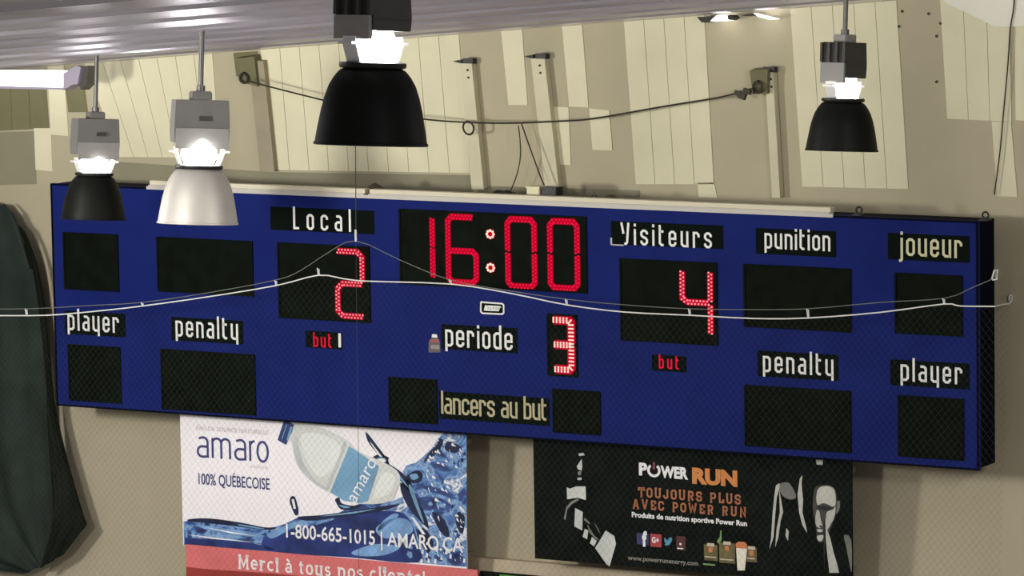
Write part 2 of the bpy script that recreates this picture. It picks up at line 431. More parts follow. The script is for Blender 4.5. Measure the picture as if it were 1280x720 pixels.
# lit digits
def dense(poly, step):
    out = []; P = [Vector(p) for p in poly]; acc = 0
    tot = sum((P[i+1]-P[i]).length for i in range(len(P)-1)); n = max(1, round(tot/step)); st = tot/n
    want = [k*st for k in range(n+1)]; d = 0; i = 0
    for wv in want:
        while i < len(P)-2 and d+(P[i+1]-P[i]).length < wv-1e-9: d += (P[i+1]-P[i]).length; i += 1
        L = (P[i+1]-P[i]).length; t = (P[i+1]-P[i])/L
        out.append((P[i]+t*min(L, wv-d), Vector((-t.y, t.x)), k if False else 0))
    return out
def disc(bm, u, v, r, h0, h1, n=6, mi=0):
    prism(bm, [BOARD.to(u+r*math.cos(i*2*math.pi/n), v+r*math.sin(i*2*math.pi/n), h0) for i in range(n)], BOARD.n*(h1-h0), mi)
ch = .13
DIG = {
 '0': [[(0, .49), (0, ch*.5), (ch, 0), (1-ch, 0), (1, ch*.5), (1, .49)], [(0, .53), (0, 1-ch*.5), (ch, 1), (1-ch, 1), (1, 1-ch*.5), (1, .53)]],
 '1': [[(0, 0), (0, .49)], [(0, .52), (0, 1)]],
 '6': [[(.88, 1), (ch, 1), (0, 1-ch*.5), (0, ch*.5), (ch, 0), (1-ch, 0), (1, ch*.5), (1, .46-ch*.3), (1-ch, .48), (.12, .48)]],
 '2': [[(.04, 1), (1-ch*1.4, 1), (1, 1-ch*.6), (1, .53)], [(.98, .5), (ch*1.6, .5), (.02, .5-ch*.6), (.02, ch*.6), (ch*1.6, 0), (1, 0)]],
 '4': [[(0, 1), (0, .5+ch*.5), (ch*1.4, .5), (.95, .5)], [(1, 1), (1, .53)], [(1, .47), (1, 0)]],
 '3': [[(0, 1), (1-ch, 1), (1, 1-ch*.4), (1, .53)], [(1, .47), (1, ch*.4), (1-ch, 0), (.06, 0)], [(.05, .5), (.92, .5)]],
}
def digit(win, ch_, xl, xr, yt, yb, dots, glow, style='zig'):
    """xl..xr and yt..yb are the centre lines of the outer strokes"""
    u0, v1 = BOARD.uv(xl, yt); _, v0 = BOARD.uv(xl, yb); u1 = BOARD.uv(xr, (yt+yb)/2)[0]
    S = lambda p: (u0+(u1-u0)*p[0], v0+(v1-v0)*p[1])
    bm = BM()
    for poly in DIG[ch_]: ribbon(bm, BOARD, [S(p) for p in poly], .004, .007, .0205 if style == 'zig' else .030)
    g = obj('digit', bm, glow, win)
    bm = BM()
    for poly in DIG[ch_]:
        pts = dense([S(p) for p in poly], .0125 if style == 'zig' else .024)
        for i, (p, n, _) in enumerate(pts):
            if style == 'zig':
                q = p+n*(.0098 if i % 2 else -.0098); disc(bm, q.x, q.y, .0064, .007, .011)
            else:
                for k in (-.0135, 0, .0135): disc(bm, p.x+n.x*k, p.y+n.y*k, .0066, .007, .011)
    obj('led_dots', bm, dots, g)
CL, SCO, HOT = M['led_clock'], M['led_score'], M['led_hot']
digit(WIN['clock'], '1', 540.5, 545, 273, 346, CL, M['led_red'])
digit(WIN['clock'], '6', 560, 595.5, 270.5, 352, CL, M['led_red'])
digit(WIN['clock'], '0', 634.5, 668.5, 273.5, 357, CL, M['led_red'])
digit(WIN['clock'], '0', 687.5, 722, 276, 359, CL, M['led_red'])
bm = BM(); bd = BM()
for (px, py) in ((613.5, 292.5), (614, 334.5)):
    u, v = BOARD.uv(px, py); disc(bm, u, v, .034, .004, .007, 16)
    for k in range(8): disc(bd, u+.0255*math.cos(k*math.pi/4), v+.0235*math.sin(k*math.pi/4), .0092, .007, .011)
g = obj('colon_halo', bm, M['led_dim'], WIN['clock']); obj('led_dots', bd, HOT, g)
digit(WIN['local'], '2', 421, 453.5, 313.5, 394, SCO, M['led_red'])
digit(WIN['visit'], '4', 853, 888.5, 339, 415, SCO, M['led_red'])
digit(WIN['period'], '3', 692.5, 714.8, 399.5, 461, HOT, M['led_red'], 'bars')

# maker's badge and a sticker on the front
def flat_poly(bm, pl, pts, h0, h1, mi=0, k=0):
    P = [Vector((*pl.uv(*p, h0), 0)) for p in pts]
    if k: P = spline(P, k, True)
    prism(bm, [pl.to(p.x, p.y, h0) for p in P], pl.n*(h1-h0), mi)
bm = BM()
badge_pl = [(602, 377.5), (628, 379.5), (630, 381), (630, 391), (628, 392.5), (604, 391.5), (601.5, 389.5), (601.5, 379)]
flat_poly(bm, BOARD, badge_pl, 0, .003)
bg = obj('badge', bm, M['plate'], sb)
bm = BM(); pts = [BOARD.uv(*p) for p in badge_pl]; ribbon(bm, BOARD, pts+[pts[0]], .003, .006, .0052)
obj('badge_border', bm, M['white'], bg)
bm = BM(); flat_poly(bm, BOARD, [(606.5, 381.5), (625, 382.5), (627, 384), (625, 385), (623.5, 389), (605, 388.2)], .003, .006)
bl = obj('badge_emblem', bm, M['white'], bg)
bm = BM()
for k, xx in enumerate((609.5, 612.5, 616, 619.5, 622)):
    flat_poly(bm, BOARD, [(xx+.4, 384), (xx+1.7, 384), (xx+1.1, 387), (xx-.2, 387)], .006, .008)
obj('badge_letters', bm, M['rail2'], bg)
M['st_red'] = mat('sticker_red', lin(150, 85, 85), .6); M['st_grey'] = mat('sticker_grey', lin(140, 138, 130), .6); M['st_dark'] = mat('sticker_dark', lin(95, 88, 90), .6)
bm = BM(); flat_poly(bm, BOARD, [(538.5, 424), (541, 421), (547, 421.5), (550, 426), (551, 440.5), (536, 440.5), (536, 428)], 0, .003)
st = obj('sticker', bm, M['st_dark'], sb); st['label'] = 'small bottle shaped sticker beside the periode plate'
bm = BM(); flat_poly(bm, BOARD, [(540.5, 417.5), (546.5, 418), (547, 422), (540, 421.8)], 0, .004); obj('sticker_cap', bm, M['white'], st)
bm = BM(); flat_poly(bm, BOARD, [(538, 424), (549, 424), (549.5, 428.5), (536.5, 428)], .003, .005); obj('sticker_band', bm, M['st_red'], st)
bm = BM(); flat_poly(bm, BOARD, [(538.5, 431), (549.5, 431.2), (549.5, 436.5), (539, 436.2)], .003, .005); obj('sticker_label', bm, M['st_grey'], st)

# ------------------------------------------------------------------ rails and odds and ends lying on top of the board
TOP = BH/2
def rail(x0, x1, yy, label):
    u0 = BOARD.uv(x0, yy)[0]; u1 = BOARD.uv(x1, yy+(x1-x0)*.037)[0]
    t = thing('cover_rail', BOARD.to((u0+u1)/2, TOP, -.02), label, 'rail', 'pale rails along the board top')
    bm = BM(); slab(bm, BOARD, (u0, u1, TOP+.018, TOP+.046), -.075, -.012); obj('channel', bm, M['rail'], t)
    bm = BM(); slab(bm, BOARD, (u0-.01, u1+.03, TOP-.012, TOP+.010), .007, .016)
    slab(bm, BOARD, (u0, u1, TOP+.004, TOP+.018), -.06, .007); obj('flange', bm, M['rail2'], t)
rail(186, 455, 234, 'shorter pale rail on the board top, behind the silver lamp')
rail(461, 1037, 243, 'longest pale rail along the middle of the board top')

def lump(px, w_, h_, d_, name, label, cat, m_, seed, hh=-.13):
    rnd = random.Random(seed); u, v = BOARD.uv(*px, hh); bm = BM()
    bmesh.ops.create_icosphere(bm, subdivisions=3, radius=1)
    for q in bm.verts:
        k = 1+.18*math.sin(q.co.x*4+seed)+.14*math.sin(q.co.y*5+q.co.z*3+seed*2)+rnd.uniform(-.05, .05)
        z = max(q.co.z, -.05)
        p = BOARD.to(u+q.co.x*k*w_/2, TOP+z*k*h_, hh+q.co.y*k*d_/2); q.co = p
    return tag(smooth(obj(name, bm, m_), 80), label, cat)
lump((472, 240), .19, .060, .12, 'cloth_bundle', 'dark flattened cloth bundle on the board top above the Local plate', 'cloth', M['screw'], 3)
lump((630, 244), .16, .065, .10, 'cable_bundle', 'dark tangled cable bundle on the board top, left of the pale box', 'cable', M['black'], 5)
lump((766, 250), .16, .050, .10, 'debris_heap', 'low brown dust heap on the board top, above the Visiteurs plate', 'debris', M['screw'], 9)
lump((916, 258), .10, .030, .08, 'cable_knot', 'small dark cable knot on the board top, below the end post', 'cable', M['black'], 12)

def small_box(px0, px1, yt, yb, name, label, m_, lid, hh=-.13, d_=.09):
    u0, u1, v0, v1 = rect_uv(BOARD, px0, px1, yt, yb, hh); v0 = TOP
    t = thing(name, BOARD.to((u0+u1)/2, TOP, hh), label, 'box')
    bm = BM(); slab(bm, BOARD, (u0, u1, v0, v1-.012), hh-d_, hh)
    bmesh.ops.bevel(bm, geom=bm.edges[:], offset=.004, segments=2, affect='EDGES'); obj('box_body', bm, m_, t)
    bm = BM(); slab(bm, BOARD, (u0-.003, u1+.003, v1-.012, v1), hh-d_-.003, hh+.003); obj('lid', bm, lid, t)
    return t
small_box(658, 674, 233, 246, 'junction_box', 'pale yellow junction box on the board top, beside the dark one', M['pale_box'], M['pale_box'])
small_box(677, 695, 234, 247, 'transformer_box', 'dark transformer box on the board top, right of the pale box', M['black'], M['black'])
def hook(px, py, label, hh=-.05):
    u, _ = BOARD.uv(px, py, hh); t = thing('eye_hook', BOARD.to(u, TOP, hh), label, 'hook', 'dark hooks on the board top')
    bm = BM(); slab(bm, BOARD, (u-.03, u+.03, TOP+.001, TOP+.010), hh-.04, hh+.03); obj('base_plate', bm, M['black'], t)
    bm = BM(); ring(bm, BOARD.to(u+.004, TOP+.034, hh), X, BUP, .020, .0065); obj('eye', bm, M['black'], t)
    return t
hook(742, 247, 'dark eye hook on the board top, nearest to the dark transformer box', -.14)
hook(1073, 262, 'dark eye hook on the board top, beyond the right end of the long rail')
hook(1231, 272, 'dark eye hook on the top right corner of the scoreboard')

# ------------------------------------------------------------------ lamps
def Rz(a): return Matrix.Rotation(a, 3, 'Z')
def high_bay(px, py_rim, dia_px, label, refl, hous, face, yaw, box_w, box_d, top_k, light, d=.41):
    D = FPX*d/dia_px; R = d/2; c = depth_pt(px, py_rim, D)
    hz = ceil_z(c.x, c.y)
    t = thing('high_bay_lamp', c, label, 'lamp', 'high bay lamps under the ceiling')
    S = lambda x, y, z: c + Rz(yaw) @ Vector((x*R, y*R, z*R))
    prof = [(1.0, 0), (1.025, .012), (1.02, .05), (1.0, .06), (.985, .16), (.955, .34), (.90, .64), (.845, .86), (.775, 1.06), (.69, 1.21), (.60, 1.32), (.52, 1.37)]
    bm = BM(); lathe(bm, c, [(r*R, z*R) for r, z in prof])
    lathe(bm, c, [((r-.018)*R, (z-.012)*R+.002) for r, z in prof[3:]][::-1]+[(.985*R, .0)], mi=1)
    smooth(obj('reflector', bm, [refl, M['inner']], t), 50)
    bm = BM(); lathe(bm, c, [(.30*R, 1.37*R), (.575*R, 1.37*R), (.60*R, 1.40*R), (.60*R, 1.46*R), (.56*R, 1.48*R), (.30*R, 1.48*R)])
    smooth(obj('collar', bm, M['black'], t))
    bm = BM(); lathe(bm, c, [(.02*R, 1.46*R), (.36*R, 1.44*R), (.38*R, 1.56*R), (.46*R, 1.72*R), (.44*R, 1.84*R), (.38*R, 1.90*R), (.36*R, 2.0*R), (.30*R, 2.16*R), (.02*R, 2.18*R)])
    smooth(obj('bulb', bm, M['bulb'], t), 60)
    for sx in (-1, 1):
        bm = BM()
        hexa(bm, [S(sx*.46, -.16, 1.47), S(sx*.50, -.16, 1.47), S(sx*.50, .16, 1.47), S(sx*.46, .16, 1.47)], [S(sx*.58, -.16, 1.80), S(sx*.63, -.16, 1.80), S(sx*.63, .16, 1.80), S(sx*.58, .16, 1.80)])
        box(bm, S(sx*.60, 0, 1.86), (.05*R, .30*R, .14*R), Rz(yaw)); box(bm, S(sx*.66, 0, 1.81), (.16*R, .34*R, .05*R), Rz(yaw))
        obj('bracket', bm, M['bracket'], t)
    # ballast housing, slightly tapered, finned on one face
    bw, bd_ = box_w/2, box_d/2; z0, z1 = 1.88, top_k
    bm = BM()
    q = lambda k, z: [S(-bw*k, -bd_*k, z), S(bw*k, -bd_*k, z), S(bw*k, bd_*k, z), S(-bw*k, bd_*k, z)]
    zm = z0+.42*(z1-z0)
    hexa(bm, q(1.0, zm), q(.95, z1)); hexa(bm, q(.97, z0+.15), q(1.0, zm))
    bmesh.ops.bevel(bm, geom=bm.edges[:], offset=.012*R, segments=2, affect='EDGES')
    h = obj('ballast_housing', bm, hous, t)
    fx = face                                          # which side carries the fins: -1 left face (x), 0 front face (y)
    zf = z0+.5*(z1-z0)
    if fx == -1:
        for k in range(4):
            bm = BM(); box(bm, S(-bw-.02, -bd_*.9+k*bd_*.6, (zf+z1)/2), (.10*R, .07*R, (z1-zf)*R*.96), Rz(yaw)); obj('cooling_fin', bm, hous, h)
        bm = BM(); box(bm, S(-bw-.02, 0, (z0+zf)/2), (.10*R, bd_*1.84*R, (zf-z0)*R), Rz(yaw)); o = obj('cover_plate', bm, M['housing_light'], h)
        o['label'] = 'light grey cover plate'
    else:
        bm = BM(); box(bm, S(0, -bd_-.01, (z0+zm)/2), (bw*1.9*R, .05*R, (zm-z0)*R), Rz(yaw)); obj('cover_plate', bm, M['housing_light'], h)
        bm = BM(); box(bm, S(bw*.1, -bd_-.015, zm+.35*(z1-zm)), (bw*.4*R, .05*R, .12*R), Rz(yaw)); obj('latch', bm, M['housing_dark'], h)
    top = c.z+z1*R
    if hz-top > .03:
        bm = BM(); ch_h = min(.24*R, hz-top)
        box(bm, S(0, 0, z1+.10), (.50*R, .46*R, .24*R), Rz(yaw)); bmesh.ops.bevel(bm, geom=bm.edges[:], offset=.03*R, segments=2, affect='EDGES')
        obj('junction_box', bm, M['housing_light'] if hous is not M['housing_grey'] else M['housing_grey'], t)
        bm = BM(); tube(bm, [(c.x, c.y, top+.15*R), (c.x, c.y, hz+.012)], .014, 10)
        tube(bm, [(c.x, c.y, top+.2*R), (c.x, c.y, top+.36*R)], .024, 10)
        smooth(obj('stem', bm, M['steel'], t))
    else:
        bm = BM(); tube(bm, [(c.x, c.y, top-.02), (c.x, c.y, hz+.012)], .05, 12); obj('stem', bm, M['steel'], t)
    if light:
        ld = bpy.data.lights.new('lamp_light', 'SPOT'); ld.energy = light; ld.spot_size = math.radians(150); ld.spot_blend = .6; ld.shadow_soft_size = .05; ld.color = (1, .97, .92)
        lo = bpy.data.objects.new('lamp_light', ld); C.objects.link(lo); lo.parent = t; lo.location = (0, 0, .10)
    return t
high_bay(116.5, 274.5, 80, 'black lamp hanging in front of the left end of the scoreboard', M['reflector_black'], M['housing_grey'], 0, YAW+.45, 1.42, .66, 3.15, 14)
high_bay(247, 280, 100, 'silver lamp, the only one with a bare metal reflector', M['reflector_silver'], M['housing_grey'], 0, YAW+.30, 1.42, .55, 3.10, 14)
high_bay(463.5, 182, 141, 'largest black lamp, hanging nearest above the Local plate', M['reflector_black'], M['housing_dark'], -1, YAW+.85, 1.02, .92, 2.72, 14)
high_bay(1052, 189, 90, 'black lamp hanging before the cream boards above the joueur plate', M['reflector_black'], M['housing_dark'], -1, YAW+.85, .96, .88, 3.02, 14)

# ------------------------------------------------------------------ lit strip, a small fixture and a bright gap at the ceiling edge
h = .55
t = thing('strip_light', UPPER.at(30, 104, h), 'lit white strip light below the ceiling at the left edge', 'light')
bm = BM()
def bar(bm, x0, y0, x1, y1, thick0, thick1, hh, dd, mi=0):
    q = [(x0, y0-thick0/2), (x1, y1-thick1/2), (x1, y1+thick1/2), (x0, y0+thick0/2)]
    hexa(bm, [UPPER.at(*p, hh) for p in q], [UPPER.at(*p, hh)+Vector((0, dd, 0)) for p in q], mi)
bar(bm, -60, 97, 78, 98.5, 20, 21, h, .10); obj('diffuser', bm, M['tube'], t)
bm = BM(); bar(bm, -60, 107.5, 79, 111, 4, 2.5, h+.01, .13); obj('housing', bm, M['lavender'], t)
bm = BM()
prism(bm, [UPPER.at(*p, h+.012) for p in ((79, 92), (95, 82), (101, 84), (97, 105), (90, 106), (84, 110), (79, 111))], Vector((0, .12, 0))); obj('end_cap', bm, M['lavender'], t)
bm = BM()
prism(bm, [UPPER.at(*p, h-.01) for p in ((100, 84), (110, 82), (109, 104), (101, 112), (97, 105))], Vector((0, .10, 0))); obj('mounting_bracket', bm, M['steel'], t)

def fixture(pts_dark, pts_white, cap, label, hh=.12):
    a = UPPER.at(*pts_white[0], hh)
    t = thing('ceiling_edge_light', a, label, 'light', 'small fixture and bright gap at the ceiling edge')
    bm = BM(); prism(bm, [UPPER.at(*p, hh) for p in pts_dark], Vector((0, .09, 0))); obj('bracket', bm, M['black'], t)
    bm = BM(); prism(bm, [UPPER.at(*p, hh+.004) for p in pts_white], Vector((0, .08, 0))); obj('lit_face', bm, M['tube'], t)
    if cap:
        bm = BM(); prism(bm, [UPPER.at(*p, hh+.002) for p in cap], Vector((0, .09, 0))); obj('end_cap', bm, M['black'], t)
fixture([(871, 21), (882, 21), (894, 20), (886, 27), (877, 28)], [(888, 26.5), (896, 19), (908.5, 18.5), (910, 25)], [(908.5, 19), (914, 18.5), (917, 21.5), (914, 24.5), (909.5, 25)], 'small dark ended light at the ceiling edge above the wall cable bracket')
fixture([(927, 19), (934, 17.5), (941, 17), (943, 19), (930, 20)], [(942, 16.5), (950, 19), (968, 23.2), (960, 24), (948, 21)], None, 'thin slanting strip of bright gap at the ceiling edge, left of the rightmost lamp')  # bright gap, put in as a glowing fixture

# ------------------------------------------------------------------ posts on the upper wall
def post(xt, yt, xb, yb, wpx, dpt, label, bolt=True, pm='post'):
    u0, v1 = UPPER.uv(xt-wpx/2, yt, dpt); u1, _ = UPPER.uv(xt+wpx/2, yt, dpt); ub, v0 = UPPER.uv(xb-wpx/2, yb, dpt); ub1, _ = UPPER.uv(xb+wpx/2, yb, dpt)
    t = thing('wall_post', UPPER.to((ub+ub1)/2, v0, dpt/2), label, 'post', 'posts on the upper wall')
    bm = BM(); wd = .006
    q = [(u0, v1), (u1, v1), (ub1, v0), (ub, v0)]
    hexa(bm, [UPPER.to(*p, 0.004) for p in q], [UPPER.to(*p, dpt) for p in q])
    obj('post_body', bm, M[pm], t)
    if bolt:
        bm = BM(); box(bm, UPPER.to(u1-.025, v1+.012, dpt-.02), (.075, .05, .035)); prism(bm, [UPPER.to(u0-.05, v1+.010, dpt), UPPER.to(u0+.02, v1+.022, dpt), UPPER.to(u0+.02, v1-.002, dpt)], UPPER.n*-.03)
        obj('top_clamp', bm, M['black'], t)
        bm = BM()
        for dv in (.045, .095):
            p = UPPER.to((u0+u1)/2+.012, v1-dv, dpt); prism(bm, [p+X*(.008*math.cos(a*math.pi/3))+WUP*(.008*math.sin(a*math.pi/3)) for a in range(6)], UPPER.n*.006)
        obj('bolt', bm, M['screw'], t)
    return t
post(320, 76, 334, 214, 18, .05, 'grey brown wall post right of the silver lamp, crossed by the cable', False, 'post_brown')
post(582, 79, 597, 236, 15, .06, 'cream wall post with a ring, right of the largest lamp')
post(672, 73, 690, 236, 17, .06, 'cream wall post above the pale and dark boxes')
post(961, 90, 970, 247, 10, .06, 'slim cream wall post where the cable ends')
# dark mounting plate and eye at each end of the cable
def eye_plate(px, py, label, tilt, hh):
    p = UPPER.at(px, py, hh); t = thing('cable_anchor', UPPER.at(px, py+8, hh), label, 'bracket', 'anchors of the wall cable')
    bm = BM(); ring(bm, p, X, WUP, .032, .0085); smooth(obj('eye', bm, M['cable'], t), 80)
    bm = BM(); q = UPPER.uv(px, py, hh); 
    prism(bm, [UPPER.to(q[0]+a, q[1]+b, .008) for a, b in tilt], UPPER.n*(hh-.03)); obj('mounting_plate', bm, M['olive'], t)
    bm = BM(); tube(bm, [UPPER.to(q[0], q[1]+.04, .0), UPPER.to(q[0], q[1]+.035, hh)], .008); obj('eye_bolt', bm, M['cable'], t)
    return t
eye_plate(304.5, 98, 'ring anchor at the left end of the wall cable', [(-.06, .13), (.09, .15), (.09, -.06), (-.05, -.03)], .10)
eye_plate(947, 109, 'dark ring anchor at the right end of the wall cable', [(-.06, .10), (.07, .11), (.05, -.05), (-.05, -.05)], .12)
bm = BM(); p = UPPER.at(585.5, 160, .15); ring(bm, p, X*.92, WUP, .044, .0075)
tag(smooth(obj('steel_ring', bm, M['cable']), 80), 'open steel ring hanging on the wall cable at a post', 'ring')

pts = [(309, 100), (320, 104), (397, 123.5), (470, 141), (535, 149.5), (585, 153), (640, 154), (700, 151.5), (740, 148.5), (830, 133), (900, 121.5), (941, 110.5)]
cb = thing('wall_cable', UPPER.at(640, 154, .15), 'dark steel cable sagging across the cream upper wall', 'cable')
bm = BM(); tube(bm, spline([UPPER.at(x, y, .15) for x, y in pts], 5), .0062, 6); obj('cable_strand', bm, M['cable'], cb)
bm = BM()
for (x, y, r) in ((923, 117, .022), (928, 119, .028), (934, 114, .016)):
    p = UPPER.at(x, y, .15); box(bm, p, (.05, .03, .03 if r < .025 else .05), Matrix.Rotation(.3, 3, 'Y'))
obj('cable_clamp', bm, M['cable'], cb)
def wire(pts, pl, hh, r, name, label, mm, cat='wire', k=5, grp=None):
    bm = BM(); tube(bm, spline([pl.at(x, y, hh) for x, y in pts], k), r, 6)
    return tag(obj(name, bm, mm), label, cat, grp)
wire([(648, 157), (650, 175), (650.5, 195), (647, 215), (641, 232), (637, 240)], UPPER, .15, .0042, 'hanging_wire', 'left thin wire dropping from the cable to the board top', M['cable'])
wire([(652, 155), (660, 178), (668, 200), (676, 222), (681, 233)], UPPER, .15, .0052, 'hanging_wire', 'slanting wire dropping from the cable to the dark transformer box', M['cable'])
wire([(1269, -25), (1267, 10), (1263, 35), (1260, 80), (1255, 135), (1250, 190), (1243, 243)], UPPER, .03, .0045, 'hanging_wire', 'long dark wire running down the wall at the right edge', M['cable'])
bm = BM(); P = [UPPER.at(x, y, .012) for x, y in ((1178, -2), (1300, -9), (1300, 30), (1268, 33), (1243, 32.5), (1210, 16), (1186, 5))]
prism(bm, P, UPPER.n*.008)
tag(obj('foam_sheet', bm, M['sheet']), 'white sheet with a slanting lower edge on the wall, top right corner', 'sheet')
# old screws left in the wall
bm = BM()
for (x, y) in ((1128, 14), (1161, 17), (1124, 33), (1176, 29), (1171, 45), (1171, 102)):
    q = UPPER.uv(x, y); prism(bm, [UPPER.to(q[0]+.009*math.cos(a*math.pi/4), q[1]+.009*math.sin(a*math.pi/4), -.001) for a in range(8)], UPPER.n*.008)
o = obj('trim_2', bm, M['screw']); struct(o)

# ------------------------------------------------------------------ advertising boards
def sect(name, fn, material, parent):
    bm = BM(); fn(bm); return obj(name, bm, material, parent)
def text_mesh(bm, pl, s, xl, xr, yt, yb, h0, th=.003, slope=.07, bold=0.0, shear=0.0):
    """built-in typeface fitted to a box: left, right, cap top and baseline at the left end (pixels)"""
    cu = bpy.data.curves.new('t', 'FONT'); cu.body = s; cu.offset = bold; cu.extrude = 0.0; cu.resolution_u = 3
    o = bpy.data.objects.new('t', cu); me = bpy.data.meshes.new_from_object(o)
    xs_ = [v.co.x for v in me.vertices]; x0, x1 = min(xs_), max(xs_)
    ref = 0.729 if any(ch.isupper() or ch.isdigit() for ch in s) else .56
    u0, vb = pl.uv(xl, yb, h0); vt = pl.uv(xl, yt, h0)[1]; u1 = pl.uv(xr, yb+slope*(xr-xl), h0)[0]
    tmp = bmesh.new(); tmp.from_mesh(me)
    ve = {}
    for v in tmp.verts:
        uu = u0+(v.co.x-x0)/(x1-x0)*(u1-u0)+shear*v.co.y; vv = vb+v.co.y/ref*(vt-vb)
        ve[v] = bm.verts.new(pl.to(uu, vv, h0+th))
    for f in tmp.faces:
        try: bm.faces.new([ve[v] for v in f.verts])
        except ValueError: pass
    tmp.free(); bpy.data.objects.remove(o); bpy.data.curves.remove(cu); bpy.data.meshes.remove(me)

def water_mat():
    m_ = bpy.data.materials.new('print_water'); m_.use_nodes = True; nt = m_.node_tree; b = nt.nodes['Principled BSDF']; b.inputs['Roughness'].default_value = .6
    tc = nt.nodes.new('ShaderNodeTexCoord'); mp = nt.nodes.new('ShaderNodeMapping'); mp.inputs['Scale'].default_value = (1.0, 1, 1.6); mp.inputs['Rotation'].default_value = (0, .5, 0)
    n1 = nt.nodes.new('ShaderNodeTexNoise'); n1.inputs['Scale'].default_value = 5.5; n1.inputs['Detail'].default_value = 6; n1.inputs['Distortion'].default_value = 1.6
    r = nt.nodes.new('ShaderNodeValToRGB'); e = r.color_ramp.elements
    e[0].position = .28; e[0].color = (*lin(22, 34, 78), 1); e[1].position = .68; e[1].color = (*lin(225, 232, 240), 1)
    for p_, c in ((.40, (40, 66, 128)), (.47, (78, 122, 182)), (.54, (140, 176, 214)), (.60, (60, 94, 152))):
        q = e.new(p_); q.color = (*lin(*c), 1)
    nt.links.new(tc.outputs['Object'], mp.inputs['Vector']); nt.links.new(mp.outputs['Vector'], n1.inputs['Vector'])
    nt.links.new(n1.outputs['Fac'], r.inputs['Fac']); nt.links.new(r.outputs['Color'], b.inputs['Base Color'])
    return m_
M['water'] = water_mat()
M['water_deep'] = mat('print_water_deep', lin(36, 52, 112), .6, noise=.55, nscale=6)
M['water_dark'] = mat('print_water_dark', lin(24, 34, 66), .6, noise=.4, nscale=9)
M['water_light'] = mat('print_water_light', lin(120, 160, 205), .6, noise=.25, nscale=8)
M['p_white'] = mat('banner_white', (.93, .90, .93), .6, noise=.02, nscale=2)
M['p_hi'] = mat('print_white', (.86, .86, .86), .6)
M['p_ink'] = mat('print_navy', lin(66, 68, 118), .6)
M['p_faint'] = mat('print_faint_grey', lin(196, 190, 198), .6)
M['p_glass'] = mat('print_bottle_grey', lin(214, 217, 213), .6, noise=.07, nscale=3)
M['p_shade'] = mat('print_bottle_shade', lin(188, 193, 193), .6, noise=.15, nscale=4)
M['p_hilite'] = mat('print_bottle_highlight', lin(228, 231, 226), .6, noise=.06, nscale=4)
M['p_cap'] = mat('print_cap_blue', lin(50, 64, 116), .6, noise=.2, nscale=12)
M['p_label'] = mat('print_label_blue', lin(118, 162, 194), .6, noise=.22, nscale=3)
M['p_red'] = mat('banner_red', lin(214, 112, 112), .6, noise=.08, nscale=5)
M['p_red2'] = mat('banner_dark_red', lin(150, 56, 50), .6, noise=.1, nscale=5)
M['p_black'] = mat('banner_black', (.006, .008, .0065), .6, noise=.35, nscale=6, spec=.03)
M['p_orange'] = mat('print_orange', lin(206, 132, 70), .6, noise=.08, nscale=9)
M['p_orange2'] = mat('print_burnt_orange', lin(176, 110, 74), .6, noise=.12, nscale=9)
M['frame'] = mat('banner_frame', (.30, .27, .2), .6)

def panel_uv(pl, xl, xr, yt, yb): return rect_uv(pl, xl, xr, yt, yb)
# white water advertisement
u0, vB = BAN.uv(229.5, 681); uA = BAN.uv(583.5, 709)[0]; u0 = BAN.uv(227, 600)[0]; vT = -BH/2-.006
b1 = thing('banner', BAN.to((u0+uA)/2, vB, 0), 'white advertising banner of a water bottle splashing into blue water', 'banner')
def f(bm): slab(bm, BAN, (u0, uA, vB, vT), -.015, 0)
sect('banner_sheet', f, M['p_white'], b1)
def f(bm):
    for a, b in ((u0+.1, vT-.1), (uA-.1, vT-.1), (u0+.1, vB+.06), (uA-.1, vB+.06)): box(bm, BAN.to(a, b, -.12), (.04, .215, .04), Matrix.Rotation(LEAN, 3, 'X'))
sect('stand_off', f, M['frame'], b1)
V = BAN.uv
def polys(bm, L, h0, h1, k=0):
    for p in L: flat_poly(bm, BAN, p, h0, h1, 0, k)
